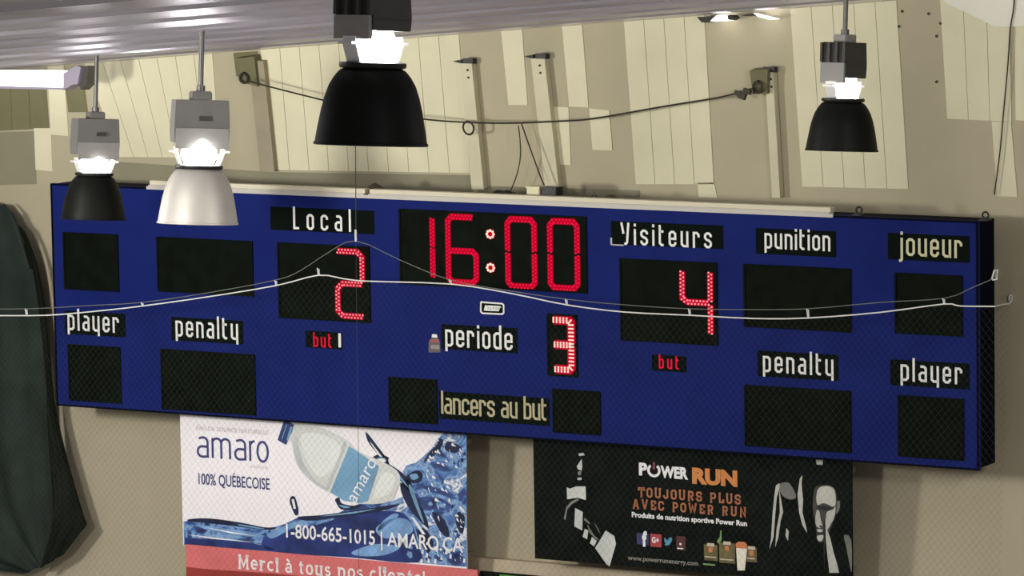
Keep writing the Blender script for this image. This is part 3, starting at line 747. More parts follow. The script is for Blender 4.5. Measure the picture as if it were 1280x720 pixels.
# water print
DKP = []
def f(bm):
    polys(bm, [[(229.5, 652), (250, 648), (275, 651), (300, 655), (320, 659), (338, 660), (356, 655), (370, 648), (384, 645), (400, 647), (420, 643), (437, 634), (455, 628), (475, 629), (492, 626), (505, 620), (512, 600), (503, 590), (508, 582), (520, 578), (530, 570), (542, 558), (548, 548), (555, 541), (583.4, 543), (583.4, 708.7), (540, 705), (480, 700), (400, 694), (320, 688), (230, 681)]], 0, .0012)
wp = sect('water_print', f, M['water'], b1)
def f(bm):
    polys(bm, [[(330, 672), (360, 662), (400, 655), (430, 645), (460, 640), (500, 640), (515, 655), (522, 680), (522, 703), (440, 697), (340, 689)]], .0012, .0022, 4)
    polys(bm, [[(231, 672), (270, 674), (320, 680), (345, 686), (340, 689), (231, 681)]], .0012, .0022)
sect('deep_water_print', f, M['water_deep'], wp)
def f(bm):
    L = [[(236, 649), (262, 648), (300, 653), (330, 659), (345, 659), (340, 662), (318, 661), (280, 656), (240, 652)],
         [(362, 625), (365, 620), (369, 622), (372, 632), (373, 642), (369, 644), (364, 633)],
         [(420, 628), (419, 624), (424, 622), (427, 629), (440, 632), (452, 631), (444, 636), (427, 637)],
         [(466, 572), (474, 568), (486, 572), (484, 578), (496, 586), (508, 596), (516, 612), (508, 612), (492, 596), (478, 588), (470, 580)],
         [(508, 596), (520, 588), (528, 592), (526, 602), (516, 604)],
         [(500, 606), (512, 600), (518, 618), (530, 640), (536, 660), (524, 650), (508, 630)],
         [(457, 540), (463, 546), (472, 558), (486, 577), (482, 579), (470, 565), (460, 552)],
         [(536, 566), (546, 556), (550, 548), (554, 552), (548, 564), (530, 578)],
         [(372, 646), (400, 644), (430, 640), (470, 634), (500, 630), (480, 638), (430, 646), (384, 651)],
         [(560, 552), (575, 558), (570, 566), (556, 562)], [(540, 640), (556, 650), (562, 672), (550, 664)], [(572, 640), (581, 646), (578, 668), (570, 655)],
         [(521, 668), (530, 660), (542, 678), (534, 690)]]
    polys(bm, L, .0022, .0030, 3)
sect('dark_water_print', f, M['water_dark'], wp)
def f(bm):
    L = [[(248, 656), (275, 660), (310, 665), (330, 670), (320, 672), (290, 667), (258, 662)], [(290, 655), (305, 657), (312, 661), (296, 660)],
         [(334, 668), (350, 660), (368, 652), (372, 655), (355, 666), (340, 673)], [(470, 660), (490, 648), (510, 650), (516, 664), (500, 672), (478, 672)],
         [(440, 690), (470, 680), (500, 684), (480, 694), (450, 695)], [(478, 652), (492, 642), (498, 645), (484, 656), (472, 664)]]
    polys(bm, L, .0022, .0028, 4)
sect('light_water_print', f, M['water_light'], wp)
def f(bm):
    rnd = random.Random(4); DKP.clear()
    L = [[(470, 574), (480, 573), (483, 577), (474, 579)], [(462, 552), (466, 556), (478, 571), (474, 570)], [(484, 588), (492, 592), (503, 604), (496, 602)], [(364.5, 624), (367.5, 624), (370, 636), (367, 636)],
         [(513, 645), (518, 648), (532, 668), (528, 668)], [(256, 659), (285, 664), (320, 670), (288, 666.5)], [(232, 668), (270, 672), (320, 678), (270, 674)]]
    for k in range(80):
        x, y = rnd.uniform(532, 580), rnd.uniform(548, 704); s = rnd.uniform(1.2, 3.4); a = rnd.uniform(.4, 1.4)
        L.append([(x, y), (x+s*math.cos(a)*.6, y-s*.5), (x+s*math.cos(a)*2.2, y+s*math.sin(a)*2.0), (x+s*.2, y+s*.8)])
    for k in range(10):
        x, y = rnd.uniform(522, 580), rnd.uniform(686, 703); L.append([(x, y-4), (x+2.4, y-3), (x+2.2, y+2), (x-.6, y+1.4)])
    for k in range(60):
        x, y = rnd.uniform(512, 582), rnd.uniform(545, 700)
        if y < 660-(x-512)*1.75: continue
        s = rnd.uniform(2.0, 5.0); a = rnd.uniform(0, 6.28)
        DKP.append([(min(582.5, x+s*rnd.uniform(.4, 1.3)*math.cos(a+b*1.05)), y+s*rnd.uniform(.4, 1.3)*math.sin(a+b*1.05)) for b in range(6)])
    polys(bm, [[(px, min(py, 680+(px-229)*.0786)) for px, py in q] for q in L], .0030, .0036)
sect('water_highlights', f, M['p_hi'], wp)
def f(bm): polys(bm, [[(px, min(py, 680+(px-229)*.0786)) for px, py in q] for q in DKP[::2]], .0024, .0028)
sect('splash_print', f, M['water_light'], wp)
def f(bm):
    for p in ([(511, 610), (515, 609), (527, 643), (530, 654), (524, 644)], [(472, 572), (482, 573), (481, 577), (474, 576)], [(487, 585), (495, 589), (506, 602), (510, 609), (497, 596)], [(462, 549), (467, 557), (478, 572), (474, 570)],
              [(512, 594), (520, 592), (523, 597), (516, 600)], [(300, 655.5), (330, 660.5), (322, 660.8), (300, 657)], [(424, 631), (438, 634), (430, 635)], [(400, 645.5), (440, 640), (470, 636), (440, 642)]): flat_poly(bm, BAN, p, .0030, .0034, 0, 3)
sect('splash_print', f, M['p_label'], wp)
def f(bm): polys(bm, [[(px, min(py, 680+(px-229)*.0786)) for px, py in q] for q in DKP[1::2]], .0023, .0027)
sect('splash_print', f, M['water_deep'], wp)
# bottle print, lying towards the lower right
def f(bm): polys(bm, [[(360, 529), (372, 531), (398, 534), (416, 541), (434, 551), (452, 566), (476, 576), (496, 588), (500, 600), (494, 618), (488, 626), (470, 630), (440, 628), (412, 616), (396, 607), (382, 595), (370, 578), (366, 560), (362, 550), (357, 548)]], .0036, .0046, 3)
bp = sect('bottle_print', f, M['p_glass'], b1)
def f(bm): polys(bm, [[(376, 545), (390, 541), (410, 546), (426, 558), (424, 572), (412, 590), (400, 596), (388, 585), (380, 566)], [(478, 592), (494, 596), (488, 615), (476, 622), (466, 622)]], .0046, .0052, 4)
sect('bottle_highlight', f, M['p_hilite'], bp)
def f(bm): polys(bm, [[(366, 553), (372, 545), (374, 560), (380, 580), (394, 600), (410, 612), (398, 607), (382, 594), (371, 578)], [(430, 552), (433, 556), (426, 575), (416, 600), (411, 612), (407, 611), (414, 594), (424, 570)]], .0046, .0054, 3)
sect('bottle_shade', f, M['p_shade'], bp)
def f(bm): polys(bm, [[(354.5, 527), (361, 527.5), (367.5, 531), (365, 540), (361, 547), (357.5, 556), (352, 553), (347, 550)]], .0046, .0054)
sect('bottle_cap', f, M['p_cap'], bp)
def f(bm): polys(bm, [[(363, 533), (366, 534), (360, 551), (358, 550)], [(358, 530), (359, 530.3), (353, 549), (352, 548.6)]], .0054, .0060)
sect('cap_ridges', f, M['p_label'], bp)
def f(bm): polys(bm, [[(436.5, 557.5), (474, 583), (460, 626), (452, 629), (430, 626), (413, 615)]], .0054, .0062)
lb = sect('bottle_label', f, M['p_label'], bp)
class Sub:                                             # the bottle's label is turned: its own right and up
    pass
def f(bm):
    o0 = BAN.to(*V(436, 627)); r = (BAN.to(*V(463.5, 574))-o0).normalized(); up = -(r.cross(BAN.n)).normalized()
    if up.z < 0: up = -up
    up = (BAN.n.cross(r)).normalized()
    L = (BAN.to(*V(463.5, 574))-o0).length
    pl = Plane(BAN.to(*V(444.5, 630.5)), r, up); pl.n = BAN.n
    cu = bpy.data.curves.new('t', 'FONT'); cu.body = 'amaro'; cu.resolution_u = 3
    o = bpy.data.objects.new('t', cu); me = bpy.data.meshes.new_from_object(o); x1 = max(v.co.x for v in me.vertices)
    vs = [bm.verts.new(pl.to(v.co.x/x1*L, v.co.y/.56*.075, .0068)) for v in me.vertices]
    for p in me.polygons:
        bm.faces.new([vs[i] for i in p.vertices])
    bpy.data.objects.remove(o); bpy.data.curves.remove(cu); bpy.data.meshes.remove(me)
sect('label_lettering', f, M['p_hi'], lb)
# rounded light strokes of the word mark
def arc(cx, cy, rx, ry, a0, a1, n=10): return [(cx+rx*math.cos(math.radians(a0+(a1-a0)*i/n)), cy+ry*math.sin(math.radians(a0+(a1-a0)*i/n))) for i in range(n+1)]
AM = {'a': (.62, [[(.10, .90)]+arc(.33, .74, .26, .22, 100, 0)+[(.59, .0)], [(.59, .52)]+arc(.28, .28, .26, .25, 80, 280)+[(.59, .06)]]),
      'm': (1.0, [[(0, 0), (0, .96)], [(0, .80)]+arc(.25, .74, .24, .21, 140, 0)+[(.49, 0)], [(.50, .78)]+arc(.74, .74, .24, .21, 150, 0)+[(.98, 0)]]),
      'r': (.15, [[(0, 0), (0, .96)], [(0, .76)]+arc(.26, .72, .24, .23, 150, 90)]),
      'o': (.60, [arc(.30, .48, .29, .47, 90, 450, 20)])}
def f(bm): letters(bm, BAN, 'amaro', 246, 336.5, 545, 571, 0, .003, sw=.10, kx=1.0, gl=AM)
sect('lettering', f, M['p_ink'], b1)
def f(bm): text_mesh(bm, BAN, 'EAU DE SOURCE NATURELLE', 246, 336, 531.5, 537, 0)
sect('lettering', f, M['p_faint'], b1)
def f(bm): text_mesh(bm, BAN, 'source', 313, 335, 581, 584.5, 0)
sect('lettering', f, M['p_faint'], b1)
def f(bm): text_mesh(bm, BAN, '100% QUÉBECOISE', 248.5, 337.5, 590.5, 605, 0, bold=.012)
sect('lettering', f, M['p_ink'], b1)
def f(bm): text_mesh(bm, BAN, '1-800-665-1015 | AMARO.CA', 358, 579, 653.5, 671.5, .0036, bold=.014, slope=.075)
sect('lettering', f, M['p_hi'], b1)

# red thank-you banner under it
REDP = Plane(BBACK*0.10, X, BUP)
u0r, v1r = REDP.uv(232, 680.5); u1r = REDP.uv(597, 716)[0]
b2 = thing('banner', REDP.to((u0r+u1r)/2, v1r-.42, 0), 'red banner with white thank-you lettering under the water banner', 'banner')
def f(bm): slab(bm, REDP, (u0r, u1r, v1r-.42, v1r), -.012, 0)
sect('banner_sheet', f, M['p_red'], b2)
def f(bm): flat_poly(bm, REDP, [(233, 708.5), (260, 711.5), (330, 716), (400, 722), (440, 760), (233, 760)], 0, .002)
sect('dark_band', f, M['p_red2'], b2)
def f(bm):
    for a in (u0r+.1, u1r-.1): box(bm, REDP.to(a, v1r-.2, -.12), (.04, .22, .04), Matrix.Rotation(LEAN, 3, 'X'))
sect('stand_off', f, M['frame'], b2)
# slab serif strokes
def serifed(g, sl=.13):
    out = {}
    for k, (wd, L) in g.items():
        L2 = list(L)
        for p in L:
            for e, nb in ((p[0], p[1]), (p[-1], p[-2])):
                if abs(e[0]-nb[0]) < .02 and p[0] != p[-1] and k not in ('s', 'S', 'C', 'J', 'G', 'e', 'c', 't', 'a', 'à', '!') or (k == 'a' and e[1] == 0): L2.append([(e[0]-sl, e[1]), (e[0]+sl, e[1])])
        out[k] = (wd, L2)
    return out
w5 = .55
def rnd_(cx, cy, rx, ry, a0, a1, n=8): return arc(cx, cy, rx, ry, a0, a1, n)
SER0 = {
 'M': (.95, [[(.1, 0), (.1, 1.38)], [(.85, 0), (.85, 1.38)], [(.1, 1.38), (.475, .25), (.85, 1.38)]]),
 'e': (w5, [[(0.04, .52), (w5, .52)]+rnd_(w5/2, .5, w5/2, .46, 0, 315)]),
 'r': (.45, [[(.08, 0), (.08, .96)], [(.08, .6)]+rnd_(.34, .62, .25, .30, 170, 60, 6)]),
 'c': (w5*.92, [rnd_(w5/2, .5, w5/2, .46, 50, 315, 10)]),
 'i': (.14, [[(.07, 0), (.07, .96)], [(.07, 1.16), (.07, 1.38)]]),
 'a': (w5, [[(.06, .78)]+rnd_(w5/2, .72, .2, .22, 150, 0, 6)+[(w5-.06, .1), (w5+.05, .05)], rnd_(.24, .28, .22, .24, 60, 330, 10)]),
 'o': (w5+.03, [rnd_((w5+.03)/2, .5, w5/2, .46, 90, 450, 16)]),
 'u': (.62, [[(.08, .96), (.08, .25)]+rnd_(.29, .25, .21, .2, 180, 330, 6), [(.54, .96), (.54, 0)]]),
 's': (.46, [rnd_(.23, .72, .19, .22, 30, 250, 7)+rnd_(.23, .28, .2, .23, 80, -160, 8)]),
 'n': (.66, [[(.08, 0), (.08, .96)], [(.08, .7)]+rnd_(.34, .66, .24, .28, 160, 0, 6)+[(.58, 0)]]),
 'l': (.14, [[(.07, 0), (.07, 1.4)]]),
 't': (.36, [[(.14, 1.3), (.14, .22)]+rnd_(.28, .2, .14, .14, 180, 300, 5), [(-.02, .94), (.36, .94)]]),
 '!': (.1, [[(.05, 1.4), (.05, .42)], [(.05, 0), (.05, .2)]]),
 ' ': (.16, []),
}
SER0['à'] = (w5, SER0['a'][1]+[[(.10, 1.42), (.36, 1.16)]])
SERG = serifed(SER0, .14)
def f(bm): letters(bm, REDP, 'Merci à tous nos clients!', 297.5, 532, 698.3, 709.8, 0, .003, sw=.19, kx=1.3, gl=SERG)
sect('lettering', f, M['p_hi'], b2)

# black sports nutrition advertisement
u0b = BAN.uv(667.5, 620)[0]; u1b = BAN.uv(1065, 660)[0]; vTb = -BH/2-.006; vBb = BAN.uv(668, 698)[1]
b3 = thing('banner', BAN.to((u0b+u1b)/2, vBb, 0), 'black advertising banner with orange slogan and a grey portrait', 'banner')
def f(bm): slab(bm, BAN, (u0b, u1b, vBb, vTb), -.015, 0)
sect('banner_sheet', f, M['p_black'], b3)
def f(bm):
    for a, b in ((u0b+.1, vTb-.1), (u1b-.1, vTb-.1), (u0b+.1, vBb+.06), (u1b-.1, vBb+.06)): box(bm, BAN.to(a, b, -.12), (.04, .215, .04), Matrix.Rotation(LEAN, 3, 'X'))
sect('stand_off', f, M['frame'], b3)
def f(bm):
    text_mesh(bm, BAN, 'P', 799, 809.5, 578, 593, 0, bold=.05)
    text_mesh(bm, BAN, 'WER', 826, 860.5, 582, 596, 0, bold=.05)
    q0 = V(817.5, 588); ribbon(bm, BAN, [(q0[0]+.040*math.cos(math.radians(a)), q0[1]+.036*math.sin(math.radians(a))) for a in range(125, 416, 10)], 0, .003, .0085)
sect('lettering', f, M['p_hi'], b3)
def f(bm): flat_poly(bm, BAN, [(816.4, 577.5), (818.8, 577.6), (818.8, 587), (816.4, 586.9)], 0, .003)
sect('power_mark', f, mat('print_mark_red', lin(140, 70, 80), .6), b3)
def f(bm):
    text_mesh(bm, BAN, 'RUN', 865.5, 922, 584.5, 603, 0, bold=.06)
    flat_poly(bm, BAN, [(873, 597), (879, 597.5), (883.5, 606.5)], 0, .0028)
sect('lettering', f, M['p_orange'], b3)
# slab caps of the slogan
def octo(wd, y0=.06, y1=.94, c=.15): return [(c, y0), (wd-c, y0), (wd, y0+c), (wd, y1-c), (wd-c, y1), (c, y1), (0, y1-c), (0, y0+c), (c, y0)]
q = .52
CAP0 = {
 'T': (.6, [[(.3, 0), (.3, .94)], [(-.02, .75), (-.02, .94), (.62, .94), (.62, .75)]]),
 'O': (q, [octo(q)]),
 'U': (.62, [[(.06, 1), (.06, .2), (.2, .06), (.42, .06), (.56, .2), (.56, 1)]]),
 'J': (.48, [[(.42, 1), (.42, .2), (.3, .06), (.14, .06), (0, .2), (0, .35)]]),
 'R': (.6, [[(.08, 0), (.08, .94), (.42, .94), (.55, .82), (.55, .58), (.44, .47), (.08, .47)], [(.3, .47), (.56, .0)]]),
 'S': (q, [[(q, .68), (q, .82), (q-.13, .94), (.13, .94), (0, .82), (0, .62), (.12, .5), (q-.12, .5), (q, .38), (q, .18), (q-.13, .06), (.13, .06), (0, .18), (0, .32)]]),
 'P': (.56, [[(.08, 0), (.08, .94), (.42, .94), (.55, .8), (.55, .56), (.42, .44), (.08, .44)]]),
 'L': (.5, [[(.1, 1), (.1, .06), (.52, .06), (.52, .28)]]),
 'A': (.66, [[(.05, 0), (.28, .94), (.38, .94), (.61, 0)], [(.16, .3), (.5, .3)]]),
 'V': (.64, [[(.04, 1), (.29, .06), (.35, .06), (.6, 1)]]),
 'E': (.52, [[(.52, .76), (.52, .94), (.08, .94), (.08, .06), (.52, .06), (.52, .26)], [(.08, .5), (.38, .5)]]),
 'C': (q, [[(q, .68), (q, .8), (q-.13, .94), (.13, .94), (0, .8), (0, .2), (.13, .06), (q-.13, .06), (q, .2), (q, .34)]]),
 'W': (.86, [[(.02, 1), (.2, .06), (.43, .8), (.66, .06), (.84, 1)]]),
 'N': (.66, [[(.08, 0), (.08, .96), (.58, .04), (.58, 1)]]),
 ' ': (.25, []),
}
CAPG = serifed(CAP0, .12)
for k in ('A', 'V', 'W'):
    wd, L = CAPG[k]; e = [L[0][0], L[0][-1]]; CAPG[k] = (wd, L+[[(x-.12, y), (x+.12, y)] for x, y in e])
def f(bm):
    letters(bm, BAN, 'TOUJOURS PLUS', 798, 926, 609, 620.5, 0, .003, sw=.17, kx=1.0, gl=CAPG, slant=0)
sect('lettering', f, M['p_orange2'], b3)
def f(bm):
    letters(bm, BAN, 'AVEC POWER RUN', 791, 933, 624, 635, 0, .003, sw=.17, kx=1.0, gl=CAPG, slant=0)
sect('lettering', f, M['p_orange2'], b3)
def f(bm): text_mesh(bm, BAN, 'Produits de nutrition sportive Power Run', 790, 934, 639.5, 646, 0, bold=.035)
sect('lettering', f, M['p_hi'], b3)
def f(bm): text_mesh(bm, BAN, 'www.powerrunenergy.com', 785, 873, 695, 699.5, 0, bold=.02)
sect('lettering', f, M['st_grey'], b3)
def icon(x0, x1, yt, yb, m_, glyph):
    def f(bm): slab(bm, BAN, rect_uv(BAN, x0, x1, yt, yb), 0, .002)
    i = sect('social_icon', f, m_, b3)
    if glyph: sect('icon_mark', glyph, M['p_hi'], i)
    return i
icon(796, 811, 666, 680, mat('icon_navy', lin(52, 56, 100), .6), lambda bm: text_mesh(bm, BAN, 'f', 803, 809, 668, 681.5, .002, bold=.06))
icon(813, 827, 667, 683, mat('icon_red', lin(170, 66, 74), .6), lambda bm: text_mesh(bm, BAN, 'G+', 815, 824, 671, 678, .002, bold=.04))
def bird(bm): flat_poly(bm, BAN, [(830.5, 672), (834, 675), (836, 675), (836, 672.5), (839, 671.5), (840.5, 673), (839.5, 677), (837, 681), (833, 682), (830.5, 680.5), (832.5, 680), (831, 677)], 0, .003)
sect('social_icon', bird, mat('icon_bird_blue', lin(84, 150, 176), .6), b3)
def cam_mark(bm):
    slab(bm, BAN, rect_uv(BAN, 847, 854, 684.5, 686), .002, .004); q_ = V(850.8, 680); disc_pts = [BAN.to(q_[0]+.008*math.cos(a*math.pi/4), q_[1]+.008*math.sin(a*math.pi/4), .002) for a in range(8)]; prism(bm, disc_pts, BAN.n*.002)
icon(845.5, 857, 670, 687, mat('icon_brown', lin(84, 44, 46), .6), cam_mark)
# tubs of powder and a glass
M['tub'] = mat('print_tub', lin(104, 96, 62), .6, noise=.35, nscale=16)
M['lid'] = mat('print_lid', lin(200, 190, 170), .6); M['glass_top'] = mat('print_drink_orange', lin(206, 126, 84), .6); M['glass_w'] = mat('print_glass_white', lin(232, 226, 210), .6)
M['leaf'] = mat('print_green', lin(120, 160, 100), .6)
for (x0, x1, yt, yb) in ((880, 897, 680, 700), (899, 919, 678, 703), (933, 946, 684, 702)):
    def f(bm): slab(bm, BAN, rect_uv(BAN, x0, x1, yt, yb), 0, .0015)
    t_ = sect('tub_print', f, M['tub'], b3)
    def f(bm):
        xm = (x0+x1)/2; slab(bm, BAN, rect_uv(BAN, xm-4.5, xm+4.5, yt-1.5, yt+2.5), .0015, .003); slab(bm, BAN, rect_uv(BAN, x0+1, x1-2, yb-5, yb-3.6), .0015, .003)
    sect('tub_lid', f, M['lid'], t_)
    def f(bm): slab(bm, BAN, rect_uv(BAN, (x0+x1)/2-2.5, (x0+x1)/2+2.5, yt+4, yt+10), .0015, .003)
    sect('tub_label', f, M['glass_top'], t_)
def f(bm): flat_poly(bm, BAN, [(920, 682), (934, 683), (931, 713), (922, 713)], .0015, .003)
gp = sect('glass_print', f, M['glass_w'], b3)
def f(bm): flat_poly(bm, BAN, [(919.5, 680), (923, 677), (931, 677.5), (934, 681), (933.5, 686), (920, 685)], .003, .0042)
sect('drink_print', f, M['glass_top'], gp)
def f(bm):
    slab(bm, BAN, rect_uv(BAN, 879, 894, 704, 706), 0, .002); 
    flat_poly(bm, BAN, [(896, 677), (900, 671), (900.5, 663), (902, 663), (902, 675), (899, 680)], 0, .002)
sect('splash_print', f, M['leaf'], b3)
# light figure at the left: a rearing abstract runner of pale shapes
M['fig'] = mat('print_pale_grey', lin(196, 200, 194), .6, noise=.15, nscale=5); M['fig2'] = mat('print_mid_grey', lin(120, 122, 116), .6, noise=.2, nscale=6)
def f(bm):
    L = [[(708.5, 609), (712, 611), (720, 608), (732, 608), (732.5, 625), (722, 622), (709, 624)],
         [(719, 635), (728.5, 640), (728, 663), (718, 658)], [(731, 661), (735.5, 663), (734, 674), (728.5, 671)], [(740, 671), (746, 676), (743, 683), (737.5, 679)],
         [(744, 685), (752, 672), (757, 663), (768, 670), (770, 680), (762, 708), (758, 705)], [(722, 597), (727, 597), (727, 600), (722, 600)], [(721, 583), (727, 574), (728, 583), (727, 588), (723, 587)], [(723, 567), (729, 566), (731, 569), (724, 570)]]
    for p in L: flat_poly(bm, BAN, p, 0, .0015)
sect('figure_print', f, M['fig'], b3)
def f(bm):
    for p in ([(705, 648), (708, 634), (714, 627), (722, 623), (724, 625), (715, 630), (709, 637), (707, 650)], [(731, 647), (738, 654), (736, 655), (730, 650)], [(742, 652), (747, 659), (751, 668), (748, 664)], [(734, 655), (742, 668), (749, 675), (745, 674), (737, 666)], [(722, 590), (727, 588), (726, 594), (723, 594)]):
        flat_poly(bm, BAN, p, 0, .0015)
sect('figure_outline_print', f, M['fig2'], b3)
# grey portrait at the right: a man's lit half face with praying hands
M['skin_hi'] = mat('print_portrait_light', lin(186, 186, 176), .6, noise=.10, nscale=6)
M['skin_mid'] = mat('print_portrait_mid', lin(112, 112, 106), .6, noise=.15, nscale=7)
M['skin_sh'] = mat('print_portrait_shade', lin(62, 62, 58), .6, noise=.3, nscale=7)
M['skin_dk'] = mat('print_portrait_dark', (.012, .013, .012), .6)
def f(bm):
    for p in ([(1018, 612), (1024, 607), (1034, 606), (1043, 610), (1046, 620), (1046, 634), (1044, 646), (1040, 656), (1035, 668), (1030, 677), (1024, 678), (1021, 672), (1020, 660), (1018, 650), (1016, 634)],):
        flat_poly(bm, BAN, p, 0, .0012, 0, 3)
pf = sect('portrait_print', f, M['skin_sh'], b3)
def f(bm):
    for p in ([(1024, 610), (1034, 607.5), (1042, 611), (1044.5, 620), (1044.5, 631), (1040, 633), (1034, 630), (1028, 629), (1022, 631), (1020.5, 620)], [(1034, 640), (1041, 637), (1044.5, 633), (1043, 646), (1038, 656), (1033.5, 662), (1032.5, 650)],
              [(1021, 638), (1024, 639), (1026, 650), (1028, 657), (1024, 660), (1020, 656), (1019.5, 646)], [(1022, 661.5), (1028, 662), (1027, 665), (1022, 664.5)], [(1022, 669.5), (1029, 669), (1028, 675), (1024, 676.5), (1021.5, 673)]):
        flat_poly(bm, BAN, p, .0012, .0022, 0, 4)
sect('portrait_highlight', f, M['skin_hi'], pf)
def f(bm):
    for p in ([(1046, 628), (1049.5, 626), (1050, 634), (1047.5, 640), (1045.5, 642)], [(1055, 669), (1064, 675), (1064.5, 715), (1061, 700), (1058, 684)],
              [(973, 606), (985, 603), (992, 612), (995, 622), (986, 624), (977, 618)]):
        flat_poly(bm, BAN, p, 0, .0010, 0, 3)
sect('portrait_midtone', f, M['skin_mid'], pf)
def f(bm):
    for p in ([(1021, 633), (1028, 632), (1036, 633), (1040, 635.5), (1036, 637.5), (1030, 638), (1023, 636.5)], [(1022, 665.5), (1028.5, 666), (1028.5, 668.6), (1022, 668.4)], [(1024.5, 657), (1027, 656.5), (1027, 659), (1024.5, 659)], [(1029.5, 650), (1031, 648), (1032.2, 668), (1030.5, 712), (1029.5, 690)]):
        flat_poly(bm, BAN, p, .0022, .0032)
sect('portrait_features', f, M['skin_dk'], pf)
def f(bm):
    for p in ([(1031.8, 646), (1034, 662), (1038, 673), (1042, 690), (1047, 707), (1049, 716), (1037, 716), (1034.5, 696), (1032.6, 676)],):
        flat_poly(bm, BAN, p, 0, .0018)
    # pale rim light of the second figure
    for p in ([(966, 640), (968, 620), (970, 607), (974, 604), (975, 608), (971, 622), (969, 645), (967, 672), (962, 686), (964, 672)], [(974, 612), (976, 622), (979, 640), (976, 650), (973, 672), (969, 684), (971, 660), (975, 640)],
              [(997, 618), (1000, 598), (1003, 594), (1002, 605), (1004, 625), (1003, 640), (1008, 660), (1009, 666), (1003, 656), (999, 640)], [(983, 660), (986, 664), (985, 676), (982, 670)], [(1020, 574.5), (1028.5, 575), (1028.5, 581), (1021, 580.5)]):
        flat_poly(bm, BAN, p, 0, .0018)
sect('portrait_hands_print', f, M['skin_hi'], pf)

# dark board with a green top edge just below the girt
DK = Plane(BBACK*0.16, X, BUP)
u0d, v1d = DK.uv(600, 713.5); u1d = DK.uv(1010, 745)[0]
b4 = thing('banner', DK.to((u0d+u1d)/2, v1d-.4, 0), 'dark banner with a green upper stripe, barely showing under the beige girt', 'banner')
def f(bm): slab(bm, DK, (u0d, u1d, v1d-.4, v1d), -.012, 0)
sect('banner_sheet', f, M['p_black'], b4)
def f(bm): slab(bm, DK, (u0d+.15, u1d, v1d-.03, v1d-.012), 0, .002)
sect('green_stripe', f, mat('stripe_green', lin(70, 140, 60), .6), b4)

# ------------------------------------------------------------------ tarpaulin hanging at the left
def cloth(name, outline_l, outline_r, rows, y0, fold, m_, parent, seed, thick=.02):
    pl = Plane((0, y0, 0), X, (0, 0, 1)); n, k = rows, 34; bm = BM(); G = []
    Lp = spline([Vector((x, y, 0)) for x, y in outline_l], 12); Rp = spline([Vector((x, y, 0)) for x, y in outline_r], 12)
    S = lambda P, s: P[min(int(s*(len(P)-1)), len(P)-2)].lerp(P[min(int(s*(len(P)-1)), len(P)-2)+1], s*(len(P)-1)-min(int(s*(len(P)-1)), len(P)-2))
    for i in range(n+1):
        s = i/n; a, b = S(Lp, s), S(Rp, s); row = []
        for j in range(k+1):
            q = a.lerp(b, j/k); t = j/k
            d = fold*(math.sin(t*15+seed+1.3*math.sin(s*3+seed))+.5*math.sin(t*31+s*5)+.35*math.sin(s*17+t*6))*(.3+.7*s)
            p = pl.at(q.x, q.y); row.append(bm.verts.new((p.x, p.y+d, p.z)))
        G.append(row)
    for i in range(n):
        for j in range(k): bm.faces.new((G[i][j], G[i][j+1], G[i+1][j+1], G[i+1][j]))
    g = bmesh.ops.extrude_face_region(bm, geom=bm.faces[:])
    bmesh.ops.translate(bm, verts=[v for v in g['geom'] if isinstance(v, bmesh.types.BMVert)], vec=Vector((0, thick, 0)))
    return smooth(obj(name, bm, m_, parent), 60)
tp = NETP.at(20, 700)
t = thing('tarpaulin', Vector((tp.x, .38, tp.z)), 'dark green-black tarpaulin hanging in folds left of the scoreboard', 'tarpaulin')
cloth('main_sheet', [(-90, 236), (-90, 400), (-90, 560), (-60, 690), (30, 717)], [(6, 257), (26, 288), (42, 330), (52, 400), (58, 480), (62, 560), (66, 640), (62, 702)], 60, .40, .022, M['tarp'], t, 1.0)
cloth('side_flap', [(22, 282), (40, 330), (50, 400), (56, 480), (62, 560), (66, 640), (50, 710)], [(30, 290), (46, 335), (56, 400), (63, 470), (69, 520), (78, 560), (93, 612), (105, 650), (107, 656), (98, 668), (80, 691)], 60, .34, .014, M['tarp_flap'], t, 2.6)
bm = BM(); pl = Plane((0, .34, 0), X, (0, 0, 1)); tube(bm, spline([pl.at(x, y) for x, y in ((4, 256), (12, 266), (20, 284), (27, 305), (36, 336))], 6), [.01]*7+[.022]*12+[.012]*6, 8)
o = smooth(obj('hem_rope', bm, M['tarp'], t))

# ------------------------------------------------------------------ safety net hung in front of the board
ROPE = [(-40, 395), (0, 394.5), (60, 394), (120, 389), (178, 382.5), (260, 371), (345, 357), (398, 344), (430, 348.5), (460, 351.5), (563, 355), (640, 367), (708, 381), (780, 390), (862, 394), (940, 398), (1010, 397.5), (1100, 390.5), (1180, 380), (1200, 382.5), (1243, 383), (1262, 381)]
HEAD = [(-40, 386), (35, 386), (110, 382), (178, 378), (260, 366), (345, 350), (376, 338), (410, 316), (445, 301), (500, 325), (563, 350), (640, 364), (708, 374), (780, 381), (862, 386), (940, 387), (1010, 386), (1100, 378), (1180, 373), (1212, 361), (1240, 349)]
net = thing('safety_net', NETP.at(640, 720), 'fine safety net on a white rope hung across the scoreboard', 'net')
RP = [NETP.at(x, y) for x, y in ROPE]; HP = [NETP.at(x, y) for x, y in HEAD]
end_r = LOWER.at(1263, 377, .02); end_h = LOWER.at(1243, 346, .03)
bm = BM(); tube(bm, spline(RP[:-1], 3)+[RP[-1].lerp(end_r, .5), end_r], .0046, 6); obj('border_rope', bm, M['rope'], net)
bm = BM(); tube(bm, spline(HP[:-1], 3)+[HP[-1], HP[-1].lerp(end_h, .6), end_h], .0028, 5); obj('head_line', bm, M['line'], net)
def lerp_path(P, x):
    for i in range(len(P)-1):
        if P[i][0] <= x <= P[i+1][0]:
            f_ = (x-P[i][0])/(P[i+1][0]-P[i][0]); return P[i][1]+f_*(P[i+1][1]-P[i][1])
    return P[-1][1]
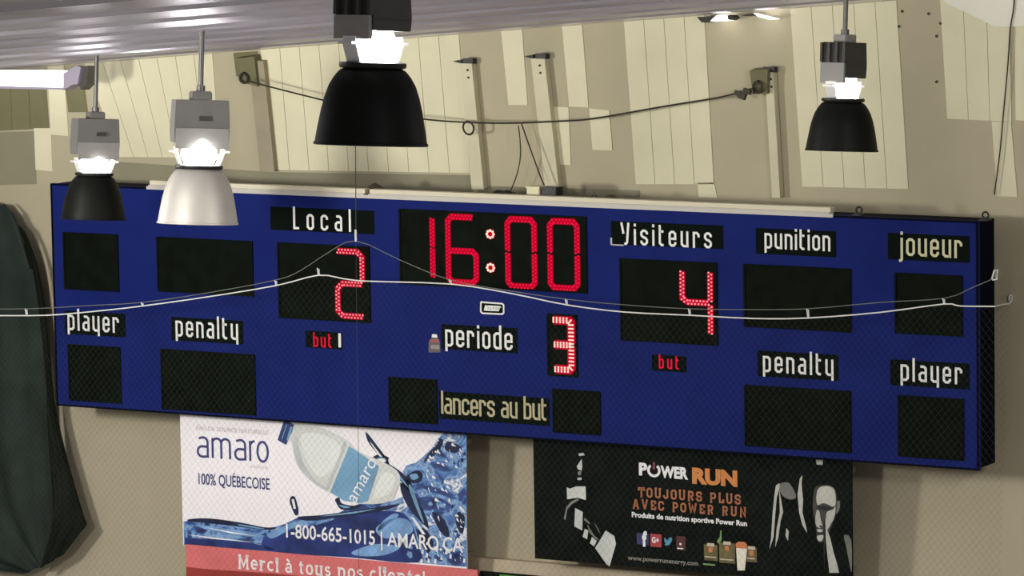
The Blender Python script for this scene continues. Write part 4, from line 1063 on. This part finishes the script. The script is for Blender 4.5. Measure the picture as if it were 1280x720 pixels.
for x in (33, 178, 345, 398, 563, 708, 862, 1010, 1180):
    yt, yb = lerp_path(HEAD, x-1.5), lerp_path(ROPE, x)
    if x == 398: yt = yb-9
    bm = BM(); tube(bm, [NETP.at(x-1.5, yt), NETP.at(x-.6, (yt+yb)/2, .004), NETP.at(x, yb)], .0045, 5)
    tube(bm, [NETP.at(x+.6, yt+1), NETP.at(x+1.2, yb-1)], .0035, 5)
    obj('rope_tie', bm, M['rope'], net)
for pts_ in ([(1240, 349), (1243, 338), (1247, 337), (1246, 349), (1241, 350)],):
    bm = BM(); tube(bm, [NETP.at(x, y) for x, y in pts_], .0055, 5); obj('rope_tie', bm, M['rope'], net)
for p_ in (end_r, end_h):
    bm = BM(); ring(bm, p_+Vector((0, 0, .02)), (0, 1, 0), (0, 0, 1), .022, .006, 14); tube(bm, [p_+Vector((0, 0, .02)), p_+Vector((0, .04, .02))], .007); obj('wall_hook', bm, M['rope'], net)
bm = BM()
tube(bm, [NETP.at(444, -30), NETP.at(444.5, 180), NETP.at(445, 288)], .0032, 5)
tube(bm, [NETP.at(445, 301), NETP.at(446, 420), NETP.at(448, 560), NETP.at(449, 760)], .0016, 5)
obj('drop_cord', bm, M['cord'], net)
bm = BM(); tube(bm, [NETP.at(444.5, 287), NETP.at(445, 302)], .0075, 6); obj('cord_sleeve', bm, M['rope'], net)
# netting: crossing strands below the rope
rx = np.array([p.x for p in spline(RP, 4)]); rz = np.array([p.z for p in spline(RP, 4)]); order = np.argsort(rx); rx, rz = rx[order], rz[order]
x_min, x_max = float(rx[0]), float(rx[-1]); ZLOW = -2.3; STEP = .046
bm = BM()
ts = np.linspace(0, 2.6, 261)
for sgn in (-1, 1):
    x = x_min-2.6
    while x < x_max+2.6:
        # strand passes (x, ZLOW) and climbs at 45 degrees in the direction sgn
        X_ = x+sgn*ts; Z_ = ZLOW+ts*1.15
        inside = (X_ > x_min) & (X_ < x_max) & (Z_ < np.interp(X_, rx, rz))
        if inside.any():
            i0 = int(np.argmax(inside)); i1 = len(ts)-1-int(np.argmax(inside[::-1]))
            if i1-i0 > 3: tube(bm, [(X_[i0], -.42, Z_[i0]), (X_[i1], -.42, Z_[i1])], .00042, 3, False)
        x += STEP
obj('netting', bm, M['net'], net)
